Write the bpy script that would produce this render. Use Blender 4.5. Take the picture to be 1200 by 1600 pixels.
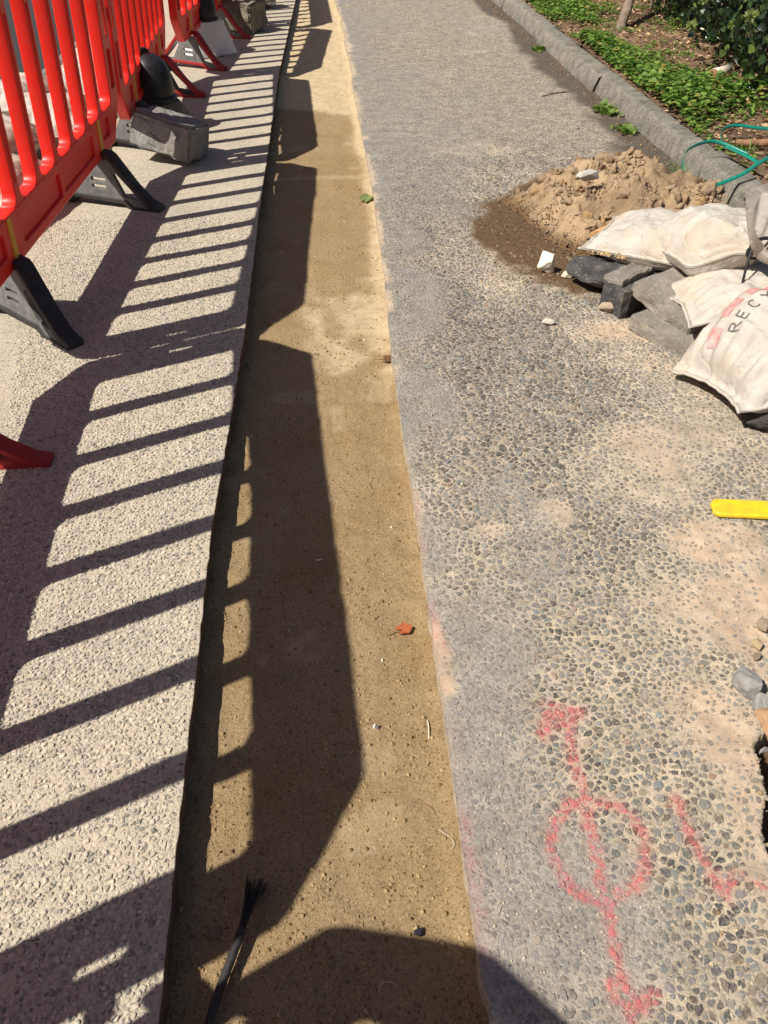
import bpy, bmesh, math, random
import numpy as np
from mathutils import Vector, Matrix, Euler, noise as mnoise
from mathutils.bvhtree import BVHTree

for _o in list(bpy.data.objects): bpy.data.objects.remove(_o)
scene = bpy.context.scene
COL = scene.collection
R = math.radians
rng = np.random.default_rng(7)
random.seed(7)

# ------------------------------------------------------------------ camera
cam_d = bpy.data.cameras.new('camera'); cam = bpy.data.objects.new('camera', cam_d); COL.objects.link(cam)
# rows: world right, forward, up written in lens axes (x right, y down, z forward)
AX = np.array([[0.99771514, -0.03811054, 0.05578608], [-0.06722958, -0.64173689, 0.76397248], [0.00668458, -0.76597739, -0.64283276]])
cam.matrix_world = Matrix(((AX[0, 0], -AX[0, 1], -AX[0, 2], 0), (AX[1, 0], -AX[1, 1], -AX[1, 2], 0), (AX[2, 0], -AX[2, 1], -AX[2, 2], 1.25), (0, 0, 0, 1)))
cam_d.sensor_fit = 'VERTICAL'; cam_d.sensor_height = 36; cam_d.lens = 36 * 1250 / 1600
cam_d.clip_start = 0.02; cam_d.clip_end = 500
scene.camera = cam

# ------------------------------------------------------------------ light
SUN_AZ, SUN_EL = 244.0, 50.3          # compass direction the light comes from, height
w = bpy.data.worlds.new('World'); scene.world = w; w.use_nodes = True
wn = w.node_tree; bg = wn.nodes['Background']
sky = wn.nodes.new('ShaderNodeTexSky'); sky.sky_type = 'NISHITA'; sky.sun_disc = False
sky.sun_elevation = R(SUN_EL); sky.sun_rotation = R(SUN_AZ); sky.air_density = 1.0; sky.dust_density = 1.5
wn.links.new(sky.outputs[0], bg.inputs[0]); bg.inputs[1].default_value = 0.05
sd = bpy.data.lights.new('sun', 'SUN'); sd.energy = 5.0; sd.angle = R(0.53); sd.color = (1.0, 0.94, 0.84)
sun = bpy.data.objects.new('sun', sd); COL.objects.link(sun)
ce = math.cos(R(SUN_EL))
to_sun = Vector((math.sin(R(SUN_AZ)) * ce, math.cos(R(SUN_AZ)) * ce, math.sin(R(SUN_EL))))
sun.rotation_euler = to_sun.to_track_quat('Z', 'Y').to_euler(); sun.location = to_sun * 20
vs = scene.view_settings
vs.view_transform = 'Standard'; vs.look = 'None'; vs.exposure = 0.34; vs.gamma = 1.0; vs.use_curve_mapping = False

# ------------------------------------------------------------------ helpers
def tag(o, label=None, cat=None, group=None, kind=None):
    if label: o['label'] = label
    if cat: o['category'] = cat
    if group: o['group'] = group
    if kind: o['kind'] = kind
    return o

def empty(name, loc=(0, 0, 0), rot=(0, 0, 0), parent=None):
    o = bpy.data.objects.new(name, None); COL.objects.link(o)
    o.location = loc; o.rotation_euler = rot; o.empty_display_size = 0.1
    if parent: o.parent = parent
    return o

def link(name, me, mat=None, parent=None, loc=None, rot=None):
    o = bpy.data.objects.new(name, me); COL.objects.link(o)
    if mat and not me.materials: me.materials.append(mat)
    if parent: o.parent = parent
    if loc is not None: o.location = loc
    if rot is not None: o.rotation_euler = rot
    return o

def mesh(name, V, F, mat=None, smooth=False, cols=None, attrs=None):
    V = np.asarray(V, np.float32); me = bpy.data.meshes.new(name)
    Fs = F if isinstance(F, list) else [F]
    Fs = [np.asarray(f, np.int32) for f in Fs if len(f)]
    nl = sum(f.size for f in Fs); npoly = sum(len(f) for f in Fs)
    me.vertices.add(len(V)); me.vertices.foreach_set('co', V.ravel())
    me.loops.add(nl); me.loops.foreach_set('vertex_index', np.concatenate([f.ravel() for f in Fs]))
    me.polygons.add(npoly)
    tot = np.concatenate([np.full(len(f), f.shape[1], np.int32) for f in Fs])
    st = np.concatenate([[0], np.cumsum(tot)[:-1]]).astype(np.int32)
    me.polygons.foreach_set('loop_start', st)
    try: me.polygons.foreach_set('loop_total', tot)
    except Exception: pass
    me.polygons.foreach_set('use_smooth', np.full(npoly, bool(smooth)))
    if cols is not None:
        a = me.color_attributes.new('col', 'FLOAT_COLOR', 'POINT')
        c = np.ones((len(V), 4), np.float32); c[:, :3] = cols; a.data.foreach_set('color', c.ravel())
    for k, v in (attrs or {}).items():
        a = me.attributes.new(k, 'FLOAT', 'POINT'); a.data.foreach_set('value', np.asarray(v, np.float32))
    me.update(); me.validate()
    if mat: me.materials.append(mat)
    return me

def _h(ix, iy, seed):
    n = (ix.astype(np.int64) * 374761393 + iy.astype(np.int64) * 668265263 + seed * 1442695041) & 0x7fffffff
    n = ((n ^ (n >> 13)) * 1274126177) & 0x7fffffff
    n = n ^ (n >> 16)
    return (n & 0xffffff) / float(0xffffff)
def vn(x, y, s, seed=0):
    x = np.asarray(x, float) / s; y = np.asarray(y, float) / s
    x, y = np.broadcast_arrays(x, y)
    ix = np.floor(x); iy = np.floor(y); fx = x - ix; fy = y - iy
    fx = fx * fx * (3 - 2 * fx); fy = fy * fy * (3 - 2 * fy)
    a = _h(ix, iy, seed); b = _h(ix + 1, iy, seed); c = _h(ix, iy + 1, seed); d = _h(ix + 1, iy + 1, seed)
    return (a * (1 - fx) + b * fx) * (1 - fy) + (c * (1 - fx) + d * fx) * fy
def fbm(x, y, s, o=3, seed=0):
    r = 0; a = 1; t = 0
    for k in range(o):
        r = r + a * vn(x, y, s / 2 ** k, seed + 17 * k); t += a; a *= 0.5
    return r / t
def sstep(x, a, b):
    t = np.clip((x - a) / (b - a), 0, 1); return t * t * (3 - 2 * t)
def mixc(a, b, t):
    t = np.asarray(t)[..., None]; return np.asarray(a) * (1 - t) + np.asarray(b) * t
def seg_dist(x, y, pts):
    d = np.full(np.shape(x), 1e9)
    for (x0, y0), (x1, y1) in zip(pts[:-1], pts[1:]):
        dx, dy = x1 - x0, y1 - y0
        t = np.clip(((x - x0) * dx + (y - y0) * dy) / (dx * dx + dy * dy), 0, 1)
        d = np.minimum(d, np.hypot(x - x0 - t * dx, y - y0 - t * dy))
    return d
def in_poly(x, y, P):
    c = np.zeros(np.shape(x), bool); n = len(P)
    for i in range(n):
        x0, y0 = P[i]; x1, y1 = P[(i + 1) % n]
        k = ((y0 > y) != (y1 > y)) & (x < (x1 - x0) * (y - y0) / (y1 - y0 + 1e-12) + x0); c ^= k
    return c
def grid_faces(nr, nc, off=0):
    i = np.arange(nr - 1)[:, None] * nc + np.arange(nc - 1)[None, :]; i = i.ravel() + off
    return np.stack([i, i + 1, i + nc + 1, i + nc], 1)

# ------------------------------------------------------------------ materials
class NT:
    def __init__(s, name):
        s.m = bpy.data.materials.new(name); s.m.use_nodes = True; s.t = s.m.node_tree
        s.b = s.t.nodes['Principled BSDF']; s.out = s.t.nodes['Material Output']
        s.tc = s.n('ShaderNodeTexCoord').outputs['Object']
    def n(s, t, **k):
        o = s.t.nodes.new(t)
        for a, v in k.items(): setattr(o, a, v)
        return o
    def put(s, sock, v):
        if isinstance(v, bpy.types.NodeSocket): s.t.links.new(v, sock)
        elif isinstance(v, tuple) and len(v) == 3 and sock.type == 'RGBA': sock.default_value = (*v, 1)
        else: sock.default_value = v
    def noise(s, scale, detail=3, rough=0.55, vec=None, color=False):
        o = s.n('ShaderNodeTexNoise'); s.put(o.inputs['Vector'], vec or s.tc)
        o.inputs['Scale'].default_value = scale; o.inputs['Detail'].default_value = detail; o.inputs['Roughness'].default_value = rough
        return o.outputs['Color' if color else 'Fac']
    def vor(s, scale, feature='F1', vec=None, rnd=1.0):
        o = s.n('ShaderNodeTexVoronoi', feature=feature); s.put(o.inputs['Vector'], vec or s.tc)
        o.inputs['Scale'].default_value = scale; o.inputs['Randomness'].default_value = rnd; return o
    def mix(s, f, a, b, mode='MIX'):
        o = s.n('ShaderNodeMix', data_type='RGBA', blend_type=mode)
        s.put(o.inputs[0], f); s.put(o.inputs[6], a); s.put(o.inputs[7], b); return o.outputs[2]
    def math(s, op, a, b=0.0, clamp=False):
        o = s.n('ShaderNodeMath', operation=op, use_clamp=clamp); s.put(o.inputs[0], a); s.put(o.inputs[1], b); return o.outputs[0]
    def rng(s, v, a, b, c=0.0, d=1.0):
        o = s.n('ShaderNodeMapRange'); s.put(o.inputs[0], v)
        for i, q in enumerate((a, b, c, d)): s.put(o.inputs[i + 1], q)
        return o.outputs[0]
    def ramp(s, v, pts):
        o = s.n('ShaderNodeValToRGB'); s.put(o.inputs[0], v); e = o.color_ramp.elements
        while len(e) < len(pts): e.new(0.5)
        for q, (p, c) in zip(e, pts): q.position = p; q.color = (*c, 1)
        return o.outputs[0]
    def attr(s, name, out='Fac'):
        o = s.n('ShaderNodeAttribute', attribute_name=name); return o.outputs[out]
    def bump(s, h, strength=0.5, dist=0.003, prev=None):
        o = s.n('ShaderNodeBump'); s.put(o.inputs['Height'], h); o.inputs['Strength'].default_value = strength
        o.inputs['Distance'].default_value = dist
        if prev: s.put(o.inputs['Normal'], prev)
        return o.outputs[0]
    def fin(s, col=None, rough=None, normal=None, **k):
        if col is not None: s.put(s.b.inputs['Base Color'], col)
        if rough is not None: s.put(s.b.inputs['Roughness'], rough)
        if normal is not None: s.put(s.b.inputs['Normal'], normal)
        for a, v in k.items(): s.put(s.b.inputs[a.replace('_', ' ')], v)
        return s.m

SANDC = (0.52, 0.43, 0.30)
def mat_path():
    n = NT('asphalt_path')
    wob = n.noise(40, 2, color=True)
    vec = n.mix(0.012, n.tc, wob, 'ADD')
    v = n.vor(84, 'F1', vec); e = n.vor(84, 'DISTANCE_TO_EDGE', vec)
    v2 = n.vor(190, 'F1', vec)
    r1 = n.n('ShaderNodeSeparateColor'); n.put(r1.inputs[0], v.outputs['Color'])
    r2 = n.n('ShaderNodeSeparateColor'); n.put(r2.inputs[0], v2.outputs['Color'])
    st = n.ramp(r1.outputs[0], [(0.0, (0.045, 0.045, 0.046)), (0.5, (0.125, 0.122, 0.116)), (0.85, (0.25, 0.235, 0.21)), (1.0, (0.38, 0.33, 0.27))])
    fine = n.ramp(r2.outputs[0], [(0.0, (0.12, 0.12, 0.12)), (0.6, (0.27, 0.26, 0.245)), (1.0, (0.50, 0.47, 0.40))])
    sand = n.attr('sand'); dust = n.attr('dust'); soil = n.attr('soil'); paint = n.attr('paint'); damp = n.attr('damp')
    thr = n.rng(sand, 0, 1, 0.05, 0.42)
    m = n.math('MULTIPLY', n.math('SUBTRACT', e.outputs['Distance'], thr), 9.0, True)
    mtx = n.mix(n.rng(n.noise(300, 4, 0.8), 0.3, 0.7), (0.32, 0.265, 0.195), (0.70, 0.60, 0.46))
    mtx = n.mix(n.math('MULTIPLY', n.noise(3.0, 3), 0.30), mtx, (0.56, 0.40, 0.26))
    mtx = n.mix(n.math('MULTIPLY', n.rng(sand, 0.45, 0.95), n.rng(n.noise(6, 4, 0.7), 0.35, 0.6, 0.1, 0.75)), mtx, (0.60, 0.415, 0.275))
    sx = n.n('ShaderNodeSeparateXYZ'); n.put(sx.inputs[0], n.tc)
    lod = n.math('MAXIMUM', n.rng(sx.outputs[1], 0.9, 2.8, 0.22, 1.0), n.rng(sx.outputs[1], 0.22, 0.36, 1.0, 0.0))
    m = n.math('MULTIPLY', m, lod)
    v3 = n.vor(150, 'F1', vec); r3 = n.n('ShaderNodeSeparateColor'); n.put(r3.inputs[0], v3.outputs['Color'])
    dot = n.math('MULTIPLY', n.rng(n.math('ADD', v3.outputs['Distance'], n.math('MULTIPLY', r3.outputs[2], 0.25)), 0.34, 0.58, 1.0, 0.0), n.rng(r3.outputs[1], 0.2, 0.8))
    fm = n.math('MULTIPLY', dot, n.rng(sand, 0.25, 1.0, 1.0, 0.25))
    fine = n.ramp(r3.outputs[0], [(0.0, (0.07, 0.07, 0.072)), (0.6, (0.20, 0.195, 0.185)), (1.0, (0.42, 0.38, 0.31))])
    c = n.mix(n.math('MULTIPLY', fm, 0.8), mtx, fine)
    c = n.mix(m, c, st)
    dn = n.math('MULTIPLY', dust, n.rng(n.noise(22, 4, 0.65), 0.25, 0.6, 0.55, 1.0), True)
    c = n.mix(dn, c, n.mix(n.math('MULTIPLY', dot, 0.5), n.mix(n.rng(n.noise(150, 5, 0.85), 0.3, 0.7), (0.125, 0.12, 0.115), (0.47, 0.44, 0.395)), fine))
    mot = n.rng(n.noise(13, 6, 0.78), 0.32, 0.68, 0.70, 1.28)
    mc = n.n('ShaderNodeCombineColor'); [n.put(mc.inputs[k_], mot) for k_ in range(3)]
    c = n.mix(1.0, c, mc.outputs[0], 'MULTIPLY')
    pn = n.math('MULTIPLY', paint, n.rng(n.noise(60, 5, 0.8), 0.38, 0.64, 0.0, 0.80), True)
    c = n.mix(pn, c, n.mix(n.noise(300, 2), (0.54, 0.07, 0.085), (0.64, 0.20, 0.19)))
    sc = n.mix(n.rng(n.noise(70, 5, 0.8), 0.3, 0.7), (0.055, 0.030, 0.014), (0.20, 0.125, 0.068))
    c = n.mix(soil, c, sc)
    c = n.mix(damp, c, n.mix(n.noise(60, 4, 0.7), (0.05, 0.042, 0.035), (0.14, 0.115, 0.09)))
    h = n.math('ADD', n.math('ADD', n.math('MULTIPLY', m, 0.8), n.math('MULTIPLY', fm, 0.6)), n.math('MULTIPLY', n.noise(420, 4, 0.75), 1.0))
    nb = n.bump(h, 0.75, 0.0035)
    return n.fin(c, n.rng(n.noise(35), 0, 1, 0.78, 0.95), nb, Specular_IOR_Level=0.25)
def mat_slab():
    n = NT('exposed_aggregate_slab')
    wob = n.noise(50, 2, color=True); vec = n.mix(0.010, n.tc, wob, 'ADD')
    v = n.vor(120, 'F1', vec); e = n.vor(120, 'DISTANCE_TO_EDGE', vec)
    r1 = n.n('ShaderNodeSeparateColor'); n.put(r1.inputs[0], v.outputs['Color'])
    st = n.ramp(r1.outputs[0], [(0.0, (0.13, 0.125, 0.12)), (0.3, (0.30, 0.275, 0.235)), (0.7, (0.45, 0.395, 0.31)), (1.0, (0.56, 0.49, 0.38))])
    m = n.math('MULTIPLY', n.math('SUBTRACT', e.outputs['Distance'], 0.06), 6.0, True)
    mtx = n.mix(n.noise(300, 2), (0.40, 0.345, 0.26), (0.62, 0.545, 0.42))
    c = n.mix(m, mtx, st)
    c = n.mix(n.math('MULTIPLY', n.rng(n.noise(4, 4, 0.6), 0.45, 0.7), 0.35), c, (0.58, 0.47, 0.36))
    c = n.mix(n.math('MULTIPLY', n.rng(n.noise(2.3, 3, 0.6), 0.5, 0.75), 0.4), c, (0.30, 0.28, 0.255))
    h = n.math('ADD', n.math('MULTIPLY', m, 0.6), n.noise(450, 3, 0.7))
    return n.fin(c, 0.9, n.bump(h, 0.6, 0.0030), Specular_IOR_Level=0.25)
def mat_stone(name, dustc, amt):
    n = NT(name)
    c = n.attr('col', 'Color')
    c = n.mix(n.math('MULTIPLY', n.rng(n.noise(160, 3, 0.7), 0.42, 0.68), amt), c, dustc)
    p = n.math('MULTIPLY', n.attr('paint'), n.rng(n.noise(60, 5, 0.8), 0.36, 0.62, 0.03, 0.86), True)
    c = n.mix(p, c, n.mix(n.noise(300, 2), (0.53, 0.06, 0.075), (0.65, 0.20, 0.19)))
    return n.fin(c, 0.82, n.bump(n.noise(500, 3, 0.7), 0.5, 0.0015), Specular_IOR_Level=0.3)
def mat_trench():
    n = NT('trench_sand')
    pale = n.attr('pale')
    a = n.mix(n.noise(190, 4, 0.75), (0.20, 0.135, 0.068), (0.48, 0.352, 0.20))
    a = n.mix(n.math('MULTIPLY', n.rng(n.noise(5, 4, 0.6), 0.45, 0.72), 0.5), a, (0.27, 0.165, 0.065))
    v = n.vor(330); r1 = n.n('ShaderNodeSeparateColor'); n.put(r1.inputs[0], v.outputs['Color'])
    a = n.mix(n.rng(r1.outputs[0], 0.84, 0.95, 0, 0.35), a, (0.56, 0.43, 0.25))
    a = n.mix(n.rng(r1.outputs[1], 0.88, 0.94, 0, 0.6), a, (0.10, 0.062, 0.026))
    p = n.mix(n.noise(150, 4, 0.75), (0.45, 0.34, 0.20), (0.70, 0.57, 0.38))
    f = n.math('MULTIPLY', pale, n.rng(n.noise(30, 4, 0.7), 0.3, 0.55, 0.35, 1.0), True)
    c = n.mix(f, a, p)
    h = n.math('ADD', n.noise(330, 4, 0.75), n.math('MULTIPLY', n.noise(90, 2), 0.7))
    return n.fin(c, 0.95, n.bump(h, 0.8, 0.0050), Specular_IOR_Level=0.15)
def mat_attr(name, rough=0.9, nscale=120, amt=0.35, bumpd=0.003, spec=0.2, bscale=None):
    n = NT(name); c = n.attr('col', 'Color')
    c = n.mix(amt, c, n.mix(n.noise(nscale, 4, 0.7), n.mix(1.0, c, (0.45, 0.45, 0.45), 'MULTIPLY'), n.mix(1.0, c, (1.5, 1.5, 1.5), 'MULTIPLY')))
    return n.fin(c, rough, n.bump(n.noise(bscale or nscale * 2, 4, 0.7), 0.6, bumpd), Specular_IOR_Level=spec)
def mat_plain(name, c0, c1, scale=30, rough=0.8, bumpd=0.002, spec=0.3, bscale=None, strength=0.5, **k):
    n = NT(name); c = n.mix(n.rng(n.noise(scale, 4, 0.65), 0.3, 0.7), c0, c1)
    return n.fin(c, rough, n.bump(n.noise(bscale or scale * 4, 4, 0.7), strength, bumpd), Specular_IOR_Level=spec, **k)
def mat_wall(name, c0, c1, c2):
    n = NT(name); c = n.mix(n.rng(n.noise(45, 4, 0.7), 0.3, 0.7), c0, c1)
    v = n.vor(85); c = n.mix(n.rng(v.outputs['Distance'], 0.25, 0.45, 0.55, 0.0), c, c2)
    return n.fin(c, 0.95, n.bump(n.noise(160, 4, 0.75), 0.8, 0.006), Specular_IOR_Level=0.15)
def mat_concrete(name, c0, c1, pit=0.4):
    n = NT(name); c = n.mix(n.rng(n.noise(14, 5, 0.65), 0.3, 0.7), c0, c1)
    sp = n.vor(150); r1 = n.n('ShaderNodeSeparateColor'); n.put(r1.inputs[0], sp.outputs['Color'])
    c = n.mix(n.rng(r1.outputs[0], 0.8, 0.95, 0, pit), c, (0.10, 0.10, 0.10))
    c = n.mix(n.rng(r1.outputs[1], 0.85, 0.95, 0, pit), c, (0.55, 0.52, 0.46))
    c = n.mix(n.rng(n.noise(5, 4, 0.7), 0.55, 0.75, 0, 0.5), c, (0.42, 0.33, 0.22))
    return n.fin(c, 0.92, n.bump(n.math('ADD', n.noise(180, 4, 0.75), n.noise(40, 3)), 0.8, 0.007), Specular_IOR_Level=0.2)
def mat_red():
    n = NT('red_barrier_plastic')
    c = n.mix(n.noise(9, 4, 0.6), (0.72, 0.014, 0.007), (0.82, 0.024, 0.012))
    c = n.mix(n.rng(n.noise(60, 5, 0.75), 0.54, 0.72, 0, 0.35), c, (0.40, 0.13, 0.09))
    sc_ = n.n('ShaderNodeMapping'); n.put(sc_.inputs[0], n.tc); sc_.inputs['Scale'].default_value = (14, 14, 90)
    c = n.mix(n.rng(n.noise(1.0, 5, 0.8, sc_.outputs[0]), 0.62, 0.72, 0, 0.2), c, (0.60, 0.16, 0.12))
    return n.fin(c, n.rng(n.noise(70, 5, 0.8), 0.3, 0.7, 0.25, 0.62), n.bump(n.noise(25, 3), 0.25, 0.004), Specular_IOR_Level=0.4, Subsurface_Weight=0.12, Subsurface_Radius=(0.05, 0.006, 0.003), Subsurface_Scale=0.3)
def mat_bag(name, dirt, damt):
    n = NT(name)
    c = n.mix(n.noise(8, 5, 0.65), (0.55, 0.515, 0.47), (0.43, 0.385, 0.33))
    c = n.mix(n.rng(n.noise(4.5, 5, 0.7), 0.46, 0.74, 0, damt + 0.25), c, dirt)
    c = n.mix(n.rng(n.noise(45, 4, 0.75), 0.54, 0.74, 0, 0.5), c, dirt)
    c = n.mix(n.rng(n.noise(13, 5, 0.8), 0.46, 0.68, 0, 0.5), c, (0.36, 0.32, 0.27))
    wv = n.n('ShaderNodeTexWave', wave_type='BANDS', bands_direction='X'); n.put(wv.inputs['Vector'], n.tc); wv.inputs['Scale'].default_value = 130; wv.inputs['Distortion'].default_value = 1.2
    wv2 = n.n('ShaderNodeTexWave', wave_type='BANDS', bands_direction='Y'); n.put(wv2.inputs['Vector'], n.tc); wv2.inputs['Scale'].default_value = 130; wv2.inputs['Distortion'].default_value = 1.2
    h = n.math('ADD', wv.outputs['Fac'], wv2.outputs['Fac'])
    nb = n.bump(h, 0.25, 0.0010); cr = n.noise(16, 5, 0.62)
    mp = n.n('ShaderNodeMapping'); n.put(mp.inputs[0], n.tc); mp.inputs['Scale'].default_value = (5, 34, 8); mp.inputs['Rotation'].default_value = (0, 0, 0.25)
    nb = n.bump(n.noise(1.0, 4, 0.6, mp.outputs[0]), 0.55, 0.012, nb)
    rid = n.math('ABSOLUTE', n.math('SUBTRACT', n.noise(9, 3, 0.5), 0.5))
    nb = n.bump(n.rng(rid, 0.0, 0.05), 0.35, 0.006, nb)
    return n.fin(c, 0.62, n.bump(cr, 0.45, 0.012, nb), Specular_IOR_Level=0.3)
def mat_leaf(name, rough=0.5, spec=0.4, trans=0.25):
    n = NT(name); c = n.attr('col', 'Color')
    c = n.mix(0.3, c, n.mix(n.noise(90, 3), n.mix(1.0, c, (0.5, 0.5, 0.5), 'MULTIPLY'), n.mix(1.0, c, (1.4, 1.4, 1.4), 'MULTIPLY')))
    n.fin(c, rough, None, Specular_IOR_Level=spec)
    if trans:
        t = n.n('ShaderNodeBsdfTranslucent'); n.put(t.inputs[0], n.mix(1.0, c, (1.25, 1.5, 0.6), 'MULTIPLY'))
        x = n.n('ShaderNodeMixShader'); x.inputs[0].default_value = trans
        n.t.links.new(n.b.outputs[0], x.inputs[1]); n.t.links.new(t.outputs[0], x.inputs[2]); n.t.links.new(x.outputs[0], n.out.inputs[0])
    return n.m

M = dict(
    path=mat_path(), slab=mat_slab(), trench=mat_trench(),
    pebble=mat_stone('path_pebbles', (0.44, 0.375, 0.285), 0.5), spebble=mat_stone('slab_pebbles', (0.56, 0.48, 0.36), 0.8),
    grain=mat_attr('sand_grains', 0.95, 200, 0.3, 0.001),
    soil=mat_attr('dry_soil', 0.97, 110, 0.6, 0.016, 0.1, 75), rock=mat_attr('broken_stone', 0.9, 60, 0.5, 0.004),
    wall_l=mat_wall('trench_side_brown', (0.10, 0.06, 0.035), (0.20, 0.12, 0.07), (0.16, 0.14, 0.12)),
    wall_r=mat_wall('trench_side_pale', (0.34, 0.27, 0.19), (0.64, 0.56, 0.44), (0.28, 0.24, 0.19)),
    earth=mat_attr('garden_soil', 0.97, 50, 0.6, 0.008),
    road=mat_plain('dark_road_asphalt', (0.030, 0.029, 0.030), (0.055, 0.052, 0.052), 90, 0.9, 0.004),
    ground=mat_plain('subsoil', (0.16, 0.12, 0.08), (0.24, 0.18, 0.12), 12, 0.95, 0.006),
    kerb=mat_concrete('weathered_kerb', (0.125, 0.115, 0.095), (0.285, 0.265, 0.225), 0.35),
    concrete=mat_concrete('grey_concrete', (0.20, 0.195, 0.185), (0.32, 0.31, 0.29)),
    slabstone=mat_concrete('dusty_concrete_slab', (0.22, 0.195, 0.165), (0.34, 0.305, 0.26), 0.25),
    brownconcrete=mat_concrete('stained_concrete', (0.13, 0.12, 0.085), (0.26, 0.24, 0.18)),
    whiteconcrete=mat_concrete('white_painted_concrete', (0.72, 0.71, 0.68), (0.80, 0.79, 0.77), 0.1),
    tarmac=mat_concrete('broken_tarmac', (0.04, 0.04, 0.042), (0.12, 0.115, 0.11), 0.15),
    red=mat_red(),
    redfoot=mat_plain('red_rubber_foot', (0.26, 0.012, 0.012), (0.38, 0.025, 0.022), 40, 0.6, 0.002),
    greyfoot=mat_plain('grey_rubber_foot', (0.095, 0.094, 0.092), (0.20, 0.196, 0.19), 22, 0.75, 0.002),
    blackfoot=mat_plain('black_rubber_foot', (0.022, 0.021, 0.021), (0.05, 0.047, 0.045), 30, 0.65, 0.002),
    black=mat_plain('black_plastic', (0.012, 0.012, 0.013), (0.03, 0.03, 0.032), 30, 0.38, 0.001),
    yellow_tag=mat_plain('yellow_reflector', (0.72, 0.36, 0.02), (0.62, 0.28, 0.02), 60, 0.5, 0.001),
    yellow=mat_plain('yellow_plastic', (0.88, 0.62, 0.015), (0.66, 0.43, 0.03), 38, 0.42, 0.001, 0.45),
    bag=mat_bag('woven_white_bag', (0.52, 0.38, 0.23), 0.45), bagdirty=mat_bag('dirty_woven_bag', (0.36, 0.24, 0.13), 0.7),
    pinkprint=mat_plain('pink_print', (0.60, 0.17, 0.165), (0.62, 0.40, 0.36), 45, 0.6, 0.001),
    ink=mat_plain('black_print', (0.04, 0.04, 0.04), (0.22, 0.20, 0.185), 60, 0.6, 0.0005),
    strap=mat_plain('green_strap', (0.006, 0.17, 0.125), (0.015, 0.25, 0.185), 50, 0.28, 0.0006, 0.5),
    leaf=mat_leaf('ground_leaves', 0.5, 0.35, 0.28), ivy=mat_leaf('ivy_leaves', 0.32, 0.5, 0.10), dead=mat_leaf('dead_leaves', 0.75, 0.2, 0.12),
    bark=mat_plain('bark', (0.14, 0.10, 0.07), (0.30, 0.235, 0.18), 25, 0.92, 0.008),
    root=mat_plain('brown_root', (0.22, 0.10, 0.055), (0.34, 0.18, 0.11), 25, 0.8, 0.004),
    palewood=mat_plain('pale_wood', (0.55, 0.48, 0.38), (0.68, 0.61, 0.50), 30, 0.85, 0.002),
)

# ------------------------------------------------------------------ ground levels
TR_L = [(-4, -.270), (0.41, -.273), (0.519, -.278), (0.815, -.287), (1.29, -.298), (1.51, -.302), (2.478, -.289), (3.568, -.300), (6.38, -.302), (9.64, -.246), (16, -.22)]
TR_R = [(-4, .175), (0.489, .179), (0.93, .181), (1.635, .185), (2.236, .184), (2.924, .203), (3.794, .214), (5.15, .204), (7.04, .209), (9.63, .168), (16, .13)]
FLOOR = -0.052
def edge_l(y):
    y = np.asarray(y, float)
    return np.interp(y, *zip(*TR_L)) + (fbm(y, 3.3, .35, 3, 5) - .5) * .006 + (vn(y, 8.8, .03, 6) - .5) * .004
def edge_r(y):
    y = np.asarray(y, float)
    rough = sstep(y, 4.8, 6.2)
    return np.interp(y, *zip(*TR_R)) + (fbm(y, 1.3, .3, 3, 9) - .5) * (.004 + .05 * rough) + (vn(y, 2.8, .022, 16) - .5) * (.004 + .02 * rough) - sstep(vn(y, 5.1, .045, 26), .80, .95) * -.006
HOLE = [(.80, .835), (.767, .815), (.735, .79), (.727, .744), (.717, .695), (.681, .628), (.672, .59), (.68, .52), (.78, .44), (.98, .46), (1.08, .6), (1.02, .78), (.9, .85)]
HOLE = [(x - .003, y) for x, y in HOLE]
MARKS = [([(.358, .838), (.384, .893), (.43, .876)], .0145), ([(.37, .858), (.412, .858)], .013), ([(.406, .887), (.400, .791), (.398, .716), (.395, .66), (.392, .614), (.386, .54), (.381, .45), (.379, .383), (.377, .34)], .0105),
         ([(.409, .697), (.445, .69), (.468, .67), (.478, .64), (.476, .612), (.462, .578), (.435, .552), (.408, .541), (.385, .536), (.362, .541), (.34, .555), (.328, .578), (.322, .612), (.330, .65), (.345, .676), (.371, .697), (.409, .697)], .0095),
         ([(.362, .417), (.378, .378), (.418, .398)], .0105), ([(.556, .694), (.554, .636), (.559, .592), (.571, .555), (.574, .53)], .0095), ([(.574, .53), (.605, .563)], .008), ([(.615, .556), (.66, .53)], .006)]
EDGE_PINK = [(1.50, .09, .8), (1.36, .05, .5), (1.10, .10, .9), (.63, .12, .55), (.51, .10, .5), (.78, .2, .18), (3.54, .07, .7)]
PATCH = [(.85, 4.42, .30, .15, .45), (.62, 4.55, .25, .25, .3), (.52, 1.46, .05, .05, 1.2), (.78, 1.62, .20, .20, .5), (.86, 1.33, .12, .09, .8), (.78, 1.12, .18, .14, .6), (.95, 1.75, .2, .15, .3), (.35, 1.40, .06, .05, .55), (.69, .62, .08, .28, .55), (.68, .86, .12, .12, .45), (.98, 2.38, .25, .10, .5), (.62, 2.75, .12, .2, .3), (1.0, 1.05, .3, .3, .5), (.85, 2.2, .15, .08, .35)]
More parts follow.
